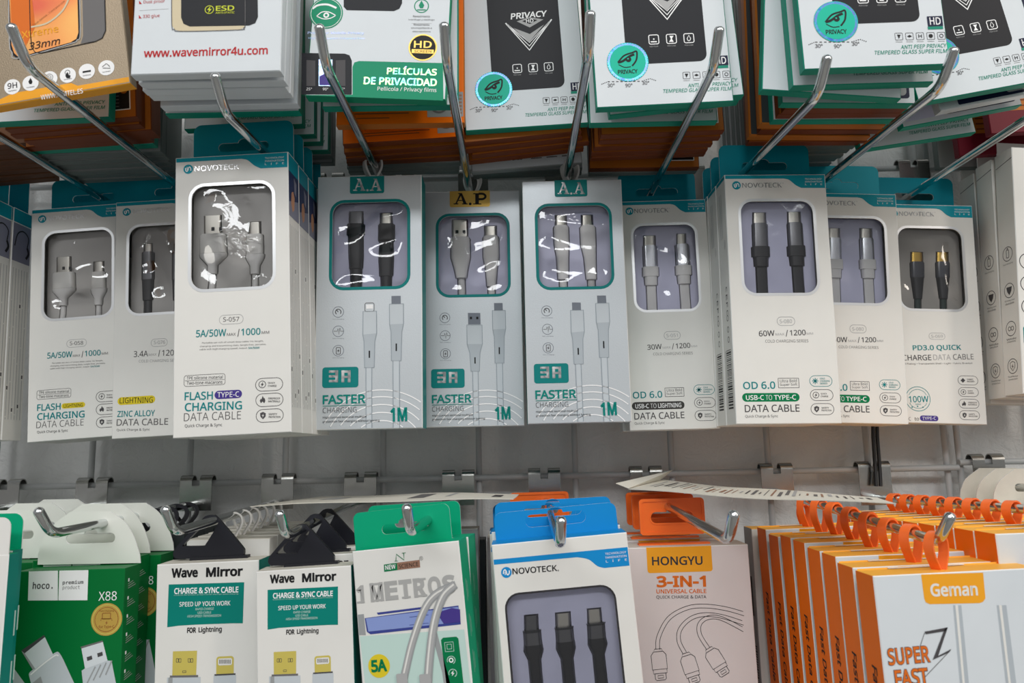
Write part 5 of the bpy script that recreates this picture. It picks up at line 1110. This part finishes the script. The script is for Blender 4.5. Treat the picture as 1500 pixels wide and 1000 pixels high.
# --- green-tabbed box
PN = pose_tl(512.6, 809, .495, .0718, .165, .0235, -5.3, -8)
G_S = 'white boxes with bright green tabs'
t = thing('charging_cable_box', PN.M, 'white box with bright green tab, grey metre lettering and a yellow round badge', 'cable box', G_S); m = MB(); p = PN
carton(m, p.W, p.H, p.t, {'front': 'card', 'left': 'wm_teal', 'right': 'ns_green', 'top': 'ns_green', 'bottom': 'card', 'back': 'ns_green', 'crease': 'card_edge'})
d = Dr(m, p)
def slab(d, s, x0, y0, x1, y1, h, mat):
    n = len(s); a = Vector((x0, y0)); b_ = Vector((x1, y1)); dd = (b_-a)/n
    for i, ch in enumerate(s):
        if ch == ' ': continue
        l = a+dd*(i+.05); r_ = a+dd*(i+.95); d.text(ch, l.x, l.y, r_.x, r_.y, h, mat, .055)
        nb = Vector((-dd.y, dd.x)).normalized()
        if ch in 'MTR1E':
            for sg in (1, -1):
                if ch in 'T1' and sg < 0: continue
                c = (l+r_)/2+nb*h*.455*sg; w = (r_-l)*(.5 if ch != 'T' else .34)
                d.line([c-w, c+w], h*.10, mat, 3)
q0 = atY(0, 0, 1)
slab(d, '1', 521.5, 870.8, 534, 869.6, 25, 'slab_grey'); slab(d, 'METROS', 541.5, 868, 668, 854.6, 26.5, 'slab_grey')
d.poly([(562.4, 826.6), (581.6, 823.8), (582.4, 834.6), (563, 837.2)], 'green_pill', 2); d.text('NEW', 564.6, 831.2, 579.6, 829, 6.4, 'white_ink', .02, layer=3)
d.poly([(581.8, 823.8), (614.8, 819.6), (615.6, 830.6), (582.4, 834.6)], 'brown_ink', 2); d.text('SCIENCE', 584.4, 829.4, 612.6, 825.6, 5.6, 'ink', .004, layer=3)
d.line([(580, 821.5), (580.6, 811.4), (592, 820), (591.4, 809.6)], 1.3, 'green_pill', 2); d.line([(578, 821.8), (583, 821.2)], .7, 'green_pill', 2); d.line([(588.6, 810), (594.4, 809.2)], .7, 'green_pill', 2); d.ring(617, 817.4, 2.6, .4, 'ink_mid', 2, 14); d.text('R', 615.9, 817.4, 618.1, 817.2, 2.6, 'ink_mid')
d.poly([(527, 931.6), (680, 921.4), (701, 1100), (546, 1100)], 'mint'); d.poly([(524, 900), (533, 899), (536, 930), (526.4, 930)], 'card_grey', 1)
d.poly([(534.4, 905), (671.6, 886.4), (675.2, 914), (543, 928.6), (537.6, 925)], 'phone_blue_dark', 2); d.poly([(536, 905.4), (671.6, 888.4), (674.6, 910.6), (540, 924.6)], 'phone_blue', 3); d.poly([(640, 897), (662, 890), (674, 892), (674.8, 910.6), (650, 913)], 'purple', 4); d.poly([(552, 897), (620, 888.4), (620, 891.6), (554, 900)], 'phone_blue_dark', 2); d.line([(600, 903.6), (628, 900)], .7, 'phone_blue_dark', 4); d.line([(600, 915), (628, 912)], .7, 'phone_blue_dark', 4)
d.poly([(632, 926), (640, 925), (662, 1010), (672, 1100), (664, 1100), (648, 985)], 'card_grey', 2)
for pts, w_ in (([(582, 1100), (590, 1010), (596, 975), (606, 935), (622, 892), (640, 869), (668, 856)], 11), ([(628, 1100), (627, 1010), (631, 950), (638, 905), (650, 872), (667, 855)], 12)):
    z_ = 5 if w_ == 11 else 8
    d.line(spline(pts, 8), w_, 'card_grey', z_); d.line(spline([(a_-.6, b_) for a_, b_ in pts], 8), w_*.72, 'ink_pale', z_+1); d.line(spline([(a_-w_*.16, b_) for a_, b_ in pts], 8), w_*.22, 'card', z_+2)
d.rect(585, 990, 601, 1080, 2, 'ink_pale', 11); d.rect(619, 991, 635.4, 1080, 2, 'ink_pale', 11)
d.disc(555.4, 975, 16, 'yellow', 2, 32); d.text('5A', 543.8, 975.6, 567, 973.6, 17, 'green_pill', .05, layer=3)
pan = [(646, 937), (649, 933.6), (668.6, 932), (671.6, 935), (686, 1060), (661, 1060)]; d.poly(pan, 'green_pill', 2)
d.frame(652, 940.6, 664.4, 953, .3, .6, 'mint', 3); d.frame(655, 943.4, 661.4, 949.8, .3, .6, 'mint', 3)
for cx, cy in ((661, 966.4), (663.4, 985.4)): d.arc(cx, cy, 5.8, -60, 210, .9, 'mint', 3)
d.ring(661, 966.4, 2.6, 1.6, 'white_ink', 3, 16); d.poly([(664.6, 981), (660.6, 986), (663, 986), (662, 990), (666, 985), (663.6, 985)], 'white_ink', 3)
s = side_r(m, p)
for k in range(6): s.line([(.009, .14-.022*k), (.0094, .126-.022*k)], .0006, 'mint'); s.line([(.012, .138-.022*k), (.0124, .128-.022*k)], .0006, 'mint')
m.build('carton', t); m = MB(); u = lambda x, y: p.uv(x, y, p.t)
k0 = u(522, 806); k1 = u(663, 790); k2 = u(523, 752); k3 = u(657, 735); c = u(594, 772)
m.plate(rr(min(k0[0], k2[0]), p.H-.004, max(k1[0], k3[0]), (k2[1]+k3[1])/2, .0045, 6, (0, 0, 1, 1)), p.t-.0012, p.t-.0003, 'ns_green', [slot_outline(c[0], c[1], .033, .0066, .0045)], 'mint'); m.build('hang_tab', t)
dup(t, (-.003, .0265, .0005), 'box directly behind the white one with yellow badge, shifted right', G_S, .045)
xr = atY(702, 900, .60)[0]
plain_box('pale grey box edge deep between the green-tabbed and the blue-tabbed boxes', 'grey boxes behind the green-tabbed box', xr-.033, .60, atY(700, 774, .60)[2], .066, .16, .022, {**CW, 'front': 'card_grey', 'right': 'card_grey'})
plain_box('dark box in the gap left of the blue-tabbed box', 'dark boxes in the gap', atY(712, 900, .635)[0]-.033, .635, atY(712, 790, .635)[2], .066, .15, .022, DK)

# --- blue-tabbed box with three plugs
PB = pose_tl(720, 798, .50, .0892, .185, .026, -4.1, 0)
G_B = 'white boxes with blue tabs'
def blue_box(label):
    p = PB; t = thing('data_cable_box', p.M, label, 'cable box', G_B); W, H, T = p.W, p.H, p.t; u = p.uv
    a = u(746, 930); b_ = u(905, 925); top = (u(760, 868)[1]+u(890, 861)[1])/2; win = (a[0], .055, b_[0], top); r = .0085; hole = rr(*win, r); m = MB()
    carton(m, W, H, T, {'front': 'card', 'left': 'card', 'right': 'card', 'top': 'blue', 'bottom': 'card', 'back': 'blue', 'crease': 'card_edge'}, hole)
    d = Dr(m, p); o = rr(win[0]-.0013, win[1]-.0013, win[2]+.0013, win[3]+.0013, r+.0013); n = len(o); f = d.fn(1)
    m.add([f(*q) for q in o]+[f(*q) for q in hole], [(i, (i+1) % n, n+(i+1) % n, n+i) for i in range(n)], 'foil_dark')
    zl = u(730, 818)[1]; w = W/2-.0005; q = Dr(m)
    zb = (u(740, 817.6)[1]+u(900, 803)[1])/2
    q.poly([(-w, zb), (-w, zb-.0032), (W*.12, zb-.0034)]+[tuple(v) for v in spline([(W*.12, zb-.0034), (W*.20, zb-.0055), (W*.26, zb-.0102), (W*.31, zb-.0118)], 5)]+[(w, zb-.0118), (w, zb)], 'blue', 1, True)
    for i, s_ in enumerate(('TECHNOLOGY', 'INNOVATION', 'L   I   F   E')): q.text(s_, W*.325, zb-.0030-.0024*i, W*.48, zb-.0030-.0024*i, .0014, 'white_ink', 0, layer=3)
    logo(d, 741.8, 838, 7.8, 'blue', 750.6, 836.6, 816, 831.4, 8.8, 'ink')
    m.build('carton', t); m = MB(); k0 = u(718, 790, T); k1 = u(900, 780, T)
    ht = (u(730, 748, T)[1]+u(885, 739, T)[1])/2
    m.plate(rr(-W*.475, H-.004, W*.475, ht, .005, 6, (0, 0, 1, 1)), T-.0012, T-.0003, 'blue', [slot_outline(0, (H+ht)/2+.0015, .042, .0085, .0055)], 'card_edge'); m.build('hang_tab', t)
    film(win[0]-.001, win[1]-.001, win[2]+.001, win[3]+.001, r, .0026, 'clear_film', .00022, 77).build('window_film', t)
    mic = ([('gunmetal', .0016, 4, [(778, 901, 9), (778.6, 923, 9.4)]), ('black_rubber', .0042, 4, [(779, 922, 12), (779.4, 925, 12)]), ('gunmetal', .004, 4, [(779.4, 925, 11.6), (781, 943, 12)]), ('black_rubber', .004, 4, [(781, 943, 12.2), (781.6, 952, 13.4), (783, 966, 8.2), (787, 1010, 8), (796, 1090, 8)])], False)
    tc = ([('plug_steel', .0017, 3, [(824.4, 897.4, 10), (825.4, 918, 10.4)]), ('black_rubber', .0042, 4, [(826, 917, 12.6), (826.2, 920, 12.6)]), ('gunmetal', .004, 4, [(826.2, 920, 11.8), (828, 938, 12)]), ('black_rubber', .004, 4, [(828, 938, 12.4), (828.8, 949, 13.2), (830.6, 964, 8), (835, 1010, 8), (843, 1090, 8)])], False)
    lt = ([('plug_steel', .0013, 4, [(870, 891.6, 9), (871.4, 913, 9.6)]), ('black_rubber', .0042, 4, [(872.4, 911, 12.6), (872.8, 914, 12.6)]), ('gunmetal', .004, 4, [(872.8, 914, 11.6), (874, 933, 12)]), ('black_rubber', .004, 4, [(874, 933, 12), (875.4, 943, 13.2), (876.6, 958, 7.6), (882, 1010, 8), (890, 1090, 8)])], False)
    L = [mic, tc, lt]; tray(t, win, [hole_of(p, q_[0], .0085, .0008, win[1]-.002) for q_ in L], 'tray_lilac')
    for q_ in L: cable(t, p, q_[0], .0085, q_[1])
    return t
bl = blue_box('white box with blue tab and three black plugs in its window')
dup(bl, (-.0072, .0272, .0035), 'next blue-tabbed box right behind the one with three black plugs', G_B, .035)
dup(bl, (-.0105, .0545, -.001), 'second blue-tabbed box behind the one with three black plugs', G_B, .04)
dup(bl, (-.0135, .082, -.002), 'third blue-tabbed box behind the one with three black plugs', G_B, .05)

# --- pinkish white box with orange plastic hangers
PY = pose_tl(905, 803, .575, .098, .175, .030, -.6)
G_Y = 'pale boxes with orange plastic hangers'
def orange_hanger_box(label):
    p = PY; t = thing('charging_cable_box', p.M, label, 'cable box', G_Y); m = MB()
    carton(m, p.W, p.H, p.t, {'front': 'hony_card', 'left': 'hony_card', 'right': 'hony_card', 'top': 'card_old', 'bottom': 'hony_card', 'back': 'hony_card', 'crease': 'card_edge'})
    d = Dr(m, p); d.rect(947, 800.6, 1043.4, 837.4, 4, 'label_orange', 1, (1, 1, 0, 0)); d.text('HONGYU', 955, 821.4, 1029, 820.4, 12.6, 'foil_dark', .02)
    d.text('3-IN-1', 961.4, 851.6, 1034, 850.8, 16.4, 'orange_ink', .04); d.text('UNIVERSAL CABLE', 961.4, 865.8, 1034.6, 865.2, 6, 'orange_ink', .02); d.text('QUICK CHARGE & DATA', 961.4, 874.6, 1034.6, 874.2, 5.4, 'ink_mid', .006)
    for c in ([(963.4, 951), (965, 932), (980, 905), (1007, 890), (1034, 887.4), (1064, 891.4), (1093, 899.6)], [(1003, 956), (994.6, 939), (996, 922), (1010, 906.6), (1030, 900), (1057, 902.4), (1093, 913.6)], [(1037, 949), (1025, 929), (1025, 913.6), (1037, 904.4), (1057, 905.6), (1093, 924)]):
        sp_ = spline(c, 8)
        for sg in (1, -1):
            o = []
            for i, v in enumerate(sp_):
                dd = (sp_[min(i+1, len(sp_)-1)]-sp_[max(0, i-1)]).normalized(); o.append(v+Vector((-dd.y, dd.x))*2.8*sg)
            d.line([o_ for o_ in o if o_.x < 1091], .8, 'ink')
    def plug(cx, cy, ang):
        ca, sa = math.cos(math.radians(ang)), math.sin(math.radians(ang)); T_ = lambda x, y: (cx+x*ca-y*sa, cy+x*sa+y*ca)
        for l in ([(-5, 0), (-7, 4), (5+2, 4), (5, 0), (-5, 0)], [(-7, 4), (-11, 9), (-11, 30), (11, 30), (11, 9), (7, 4)], [(-10, 30), (-10, 36), (10, 36), (10, 30)], [(-8, 36), (-8, 44), (-6, 46), (6, 46), (8, 44), (8, 36)], [(-4, 39), (-4, 43), (4, 43), (4, 39), (-4, 39)]): d.line([T_(*q) for q in l], .8, 'ink', 2)
    plug(963.6, 950, -6); plug(1004.4, 956, -18); plug(1038, 949, -32)
    s = side_l(m, p); rnd = random.Random(2); z = .02
    while z < .07: h = rnd.choice((.0006, .001, .0016)); s.poly([(.008, z), (.022, z), (.022, z+h), (.008, z+h)], 'ink', 1, True); z += h+.0009
    m.build('carton', t); m = MB(); yc = p.t*.5; u = lambda x, y: p.uv(x, y, yc); a = u(938, 784); b_ = u(1030, 728); c = u(984, 757)
    out = rr(a[0], a[1], b_[0], b_[1], .003); hole = slot_outline(c[0], c[1], .033, .0085, .0042)
    m.plate(out, yc-.0008, yc+.0008, 'orange_plastic', [hole]); o2 = rr(a[0]+.0022, a[1]+.0022, b_[0]-.0022, b_[1]-.0022, .002); m.plate(out, yc-.0016, yc-.0008, 'orange_plastic', [o2])
    h2 = slot_outline(c[0], c[1], .0355, .011, .0055); m.plate(h2, yc-.0013, yc-.0008, 'orange_plastic', [hole])
    m.box(a[0]-.002, b_[0]+.002, yc-.004, yc+.004, p.H-.0005, p.H+.0012, 'orange_plastic'); m.build('plastic_hanger', t)
    return t
hy = orange_hanger_box('pale box with orange plastic hanger, gold label and line-drawn cables')
dup(hy, (-.0005, .033, .0012), 'box behind the gold-label box, a sliver of its orange hanger showing left', G_Y)
dup(hy, (-.0005, .066, .0015), 'second box behind the gold-label box, thinnest sliver of orange hanger showing', G_Y)
q = PB.M.translation
o = dup(hy, (0, 0, 0), 'box whose orange hanger stands behind the blue tabs under a chrome plate', G_Y); o.matrix_world = Matrix.Translation(Vector((.024-(PY.M.translation.x), .063, .0035))) @ PY.M

# --- orange boxes with strap loops
GW, GT = .0943, .0205
PG = pose_tl(1277, 843, .43, GW, .17, GT, -1.4, 1.6)
G_G = 'orange-sided boxes with orange strap loops'
def orange_box(label):
    p = PG; t = thing('charging_cable_box', p.M, label, 'cable box', G_G); m = MB()
    carton(m, p.W, p.H, p.t, {'front': 'card_cool', 'left': 'orange_card', 'right': 'orange_card', 'top': 'amber', 'bottom': 'amber', 'back': 'card', 'crease': 'card_edge'})
    d = Dr(m, p); d.poly([(1349, 841), (1440, 838.4), (1443.4, 876), (1440, 881), (1435, 883), (1362, 884.6), (1356, 882), (1353.6, 876)], 'label_orange'); d.text('Geman', 1362.6, 864, 1431.6, 862.4, 18.6, 'card', .03)
    d.text('SUPER', 1300.6, 962, 1361, 957, 23, 'orange_ink', .022, layer=3); d.text('SUPER', 1299.8, 962, 1362, 957, 24.6, 'ink_mid', .05); d.text('FAST', 1311, 994, 1359, 990, 24, 'orange_ink', .022, layer=3); d.text('FAST', 1310.2, 994, 1360, 990, 25.4, 'ink_mid', .05)
    d.line([(1348, 945), (1354, 927), (1386, 920), (1371, 962), (1392, 952), (1352, 994)], 1, 'ink_grey', 2); d.poly([(1354, 924.6), (1388, 918.4), (1386, 923.6), (1356, 928.4)], 'ink_mid', 3); d.poly([(1384, 919), (1388, 918.4), (1374, 960), (1393, 950), (1390, 955), (1366, 966), (1368, 961)], 'ink_mid', 3)
    for x0, x1, x2, x3 in ((1396, 1408, 1428, 1414), (1460, 1474, 1500, 1484)):
        d.poly([(x0, 886), (x1, 886), (x2, 1090), (x3, 1090)], 'print_mid'); d.poly([(x0+3, 886), (x0+7, 886), (x3+7, 1090), (x3+4, 1090)], 'card', 2)
    s = side_l(m, p); V, Fc = text_outline('Fast Data Cable', 's', .02, .12); f = s.fn(2); L_ = .068; hh = .0058
    m.add([f(p.t*.52+hh*v[1], p.H-.050-L_*v[0]) for v in V], Fc, 'ink')
    # tuck flap lying over the top edge
    k = .0004; m.add([(-p.W*.30, p.t-.002, p.H+k), (p.W*.18, p.t-.002, p.H+k), (p.W*.18, p.t, p.H+k*1.5), (-p.W*.30, p.t, p.H+k*1.5)], [(0, 1, 2, 3)], 'card_edge')
    m.add([(-p.W/2+.001, p.t-.0002, p.H), (p.W/2-.001, p.t-.0002, p.H), (p.W/2-.001, p.t-.0002, p.H+.0008), (-p.W/2+.001, p.t-.0002, p.H+.0008)], [(0, 1, 2, 3)], 'amber')
    m.build('carton', t); m = MB(); loop(m, p.H, p.t*.5, 36, 'orange_strap', .0082, .0205, .0054, .0014); m.build('hanging_loop', t)
    return t
ob = orange_box('foremost orange-sided box with a white front and orange label')
def fit_loop(o, rod):
    """hang the strap of one box over the rod at its depth"""
    c = [q for q in o.children if q.name.startswith('hanging_loop')][0]; r = o.matrix_world.inverted() @ W3(rod.x, rod.y, rod.z)
    k = max(.55, (r.z+.0047-.17)/.0205); c.location = (r.x, 0, .17*(1-k)); c.scale = (1, 1, k)
b0 = Vector(low['g'][0]); e0 = Vector(low['g'][1]); fit_loop(ob, lerp_hook(b0, e0, .44)); Ls = [(1248, 831), (1223, 815), (1200, 807), (1177.5, 795), (1157.4, 787.5), (1139, 786), (1121, 775.5)]
for i, (fx, fy) in enumerate(Ls):
    Y = .43+.0262*(i+1); P_ = pose_tl(fx, fy, Y, GW, .17, GT, -1.2, 1.2)
    o = dup(ob, (0, 0, 0), '%s box behind the foremost orange-sided box in the front row of loops' % ORD[i], G_G); M = P_.M.copy(); o.matrix_world = M; fit_loop(o, lerp_hook(b0, e0, Y+GT/2))
def gside(m, p):
    s = side_l(m, p); rnd = random.Random(8); z = .03
    s.rect(.009, .098, .014, .13, .0002, 'ink')
    while z < .075: h = rnd.choice((.0007, .001, .0016)); s.poly([(.010, z), (.016, z), (.016, z+h), (.010, z+h)], 'ink', 1, True); z += h+.001
P_ = pose_tl(1098, 772, .640, .0943, .17, .0205, -1)
plain_box('dim box with a bar code on its side, rearmost of the front orange row', 'boxes at the rear of the orange row', P_.M.translation.x, .640, atY(1098, 774, .640)[2], .098, .17, .0205, {'front': 'card', 'left': 'card_grey', 'right': 'card_grey', 'top': 'amber', 'bottom': 'card', 'back': 'card'}, 'orange_strap', 0, 38, cols_=gside)
P2 = pose_tl(1453, 782, .449, GW, .17, GT, -1.0)
bh = Vector(low['h'][0]); eh = Vector(low['h'][1]); dx = .3302-P2.M.translation.x
for i in range(10):
    Y = .449+.0215*i
    if Y > .664: break
    z0 = lerp_hook(bh, eh, min(.68, Y+.01)).z-lerp_hook(bh, eh, .459).z
    o = dup(ob, (0, 0, 0), ('nearest orange box in the rear row of loops at the right edge' if i == 0 else '%s box behind the nearest one in the rear row of orange loops' % ORD[i-1]), G_G); M = P2.M.copy(); M.translation += Vector((dx, Y-.449, z0)); o.matrix_world = M; fit_loop(o, lerp_hook(bh, eh, Y+GT/2))

# --- grey card tabs at the right edge
for i in range(3):
    Y = .607+.0232*i; x = .4275; z = atY(1490, 738, .62)[2]; p = Pose(x, Y, z, 1, 0, 0, .073, .15, .020)
    o = thing('cable_box', p.M, ['nearest', 'middle', 'rearmost'][i]+' grey card tab of three fanned at the right edge below the wire', 'cable box', 'boxes with grey card tabs'); m = MB(); carton(m, p.W, p.H, p.t, CW); m.build('carton', o); m = MB()
    out = [(-.036, p.H-.001)]+[tuple(v) for v in spline([(-.0345, p.H+.008), (-.029, p.H+.018), (-.016, p.H+.0275)], 5)]+[tuple(v) for v in spline([(.016, p.H+.0275), (.029, p.H+.018), (.0345, p.H+.008)], 5)]+[(.036, p.H-.001)]
    m.plate(out[::-1], p.t-.0012, p.t-.0003, 'dusty_card', [slot_outline(0, p.H+.0125, .034, .0068, .0046)], 'card_edge'); m.build('hang_tab', o)

# ------------------------------------------------------------------ leaflets lying across the lower hooks, cord
def sheet(name, label, cs, mat, marks, sag=.0015, fold=None):
    """thin paper bent over four corners: front-left, front-right, back-right, back-left"""
    c = [W3(*q) for q in cs]; o = thing(name, Matrix.Translation((c[0]+c[2])/2), label, 'leaflet'); org = o.matrix_world.translation; m = MB(); nx, ny = 24, 6; V = []
    f = lambda a, b: (c[0]*(1-a)+c[1]*a)*(1-b)+(c[3]*(1-a)+c[2]*a)*b+Vector((0, 0, -sag*math.sin(PI*a)+.0006*math.sin(9*a+2*b)))-org
    for dz in (0, -.0005): V += [f(i/nx, j/ny)+Vector((0, 0, dz)) for j in range(ny+1) for i in range(nx+1)]
    n1 = (nx+1)*(ny+1); g = lambda i, j, k=0: k*n1+j*(nx+1)+i; Fc = []
    for j in range(ny):
        for i in range(nx): Fc += [(g(i, j), g(i+1, j), g(i+1, j+1), g(i, j+1)), (g(i, j, 1), g(i, j+1, 1), g(i+1, j+1, 1), g(i+1, j, 1))]
    for i in range(nx): Fc += [(g(i, 0, 1), g(i+1, 0, 1), g(i+1, 0), g(i, 0)), (g(i, ny), g(i+1, ny), g(i+1, ny, 1), g(i, ny, 1))]
    for j in range(ny): Fc += [(g(0, j), g(0, j+1), g(0, j+1, 1), g(0, j, 1)), (g(nx, j, 1), g(nx, j+1, 1), g(nx, j+1), g(nx, j))]
    m.add(V, Fc, mat)
    for (a0, b0, a1, b1, mt) in marks: m.add([f(a0, b0)+Vector((0, 0, .0002)), f(a1, b0)+Vector((0, 0, .0002)), f(a1, b1)+Vector((0, 0, .0002)), f(a0, b1)+Vector((0, 0, .0002))], [(0, 1, 2, 3)], mt)
    m.build('page', o)
    if fold:
        fm = MB(); p_ = [W3(*q)-org for q in fold]; fm.add(p_+[q+Vector((.0003, 0, .0004)) for q in p_], [(0, 1, 2, 3), (7, 6, 5, 4), (0, 4, 5, 1), (1, 5, 6, 2), (2, 6, 7, 3), (3, 7, 4, 0)], mat)
        a, b_, c_, d_ = p_; fm.add([a*.7+b_*.1+c_*.1+d_*.1+Vector((0, -.0004, .0008)), a*.4+b_*.4+c_*.1+d_*.1+Vector((0, -.0004, .0008)), a*.3+b_*.3+c_*.2+d_*.2+Vector((0, -.0004, .0008)), a*.5+b_*.1+c_*.2+d_*.2+Vector((0, -.0004, .0008))], [(0, 1, 2, 3)], 'ink_mid'); fm.build('folded_flap', o)
rnd = random.Random(4); mk_ = []
for i in range(34):
    a = .05+.027*i; w = rnd.choice((.008, .014, .004)); mk_.append((a, .25+rnd.random()*.2, min(.98, a+w), .55+rnd.random()*.4, rnd.choice(('ink_grey', 'ink_mid', 'brown_ink', 'ink_pale', 'ink_grey'))))
sheet('folded_leaflet', 'printed leaflet with an upturned left end lying over the orange hangers', [atY(921, 716, .600), atY(1312, 737.5, .452), atY(1285, 727, .520), atY(972, 703, .668)], 'paper_sheet', mk_, .001, [atY(921, 715.5, .602), atY(966, 704, .660), atY(985, 689, .668), atY(902, 708, .612)])
sheet('paper_leaflet', 'pale leaflet lying across the hooks above the green-tabbed box', [atY(366, 741.5, .545), atY(752, 731, .560), atY(760, 722.5, .615), atY(470, 728, .640)], 'paper_sheet', [(.55, .3, .62, .8, 'ink_grey'), (.16, .4, .24, .7, 'ink_pale'), (.9, .3, .94, .7, 'ink_mid'), (.7, .4, .72, .9, 'ink_pale')], -.0015)
o = thing('black_cord', Matrix.Translation(W3(.325, .683, .02)), 'thin black double cord hanging behind the cable boxes at right', 'cord'); og = o.matrix_world.translation
for a in ((1279, 1282.5), (1285, 1289)):
    m = MB(); m.tube([W3(*atY(a[0]-1.4, 560, .6795))-og, W3(*atY(a[0], 640, .6795))-og, W3(*atY(a[1], 690, .6775))-og, W3(*atY(a[1]+1, 712, .676))-og], .0016, 'black_cord', 10); m.build('strand', o)

# white boxes at the right edge
for i, (px, py, Y) in enumerate(((1482, 220, .609), (1452, 237, .6335), (1426, 256, .658))):
    c = atY(px, py, Y); edge_box(c[0], Y, c[2], ['nearest', 'middle', 'rearmost'][i]+' of three stepped white boxes at the right edge', (4.3, 3.3, 2.2)[i])
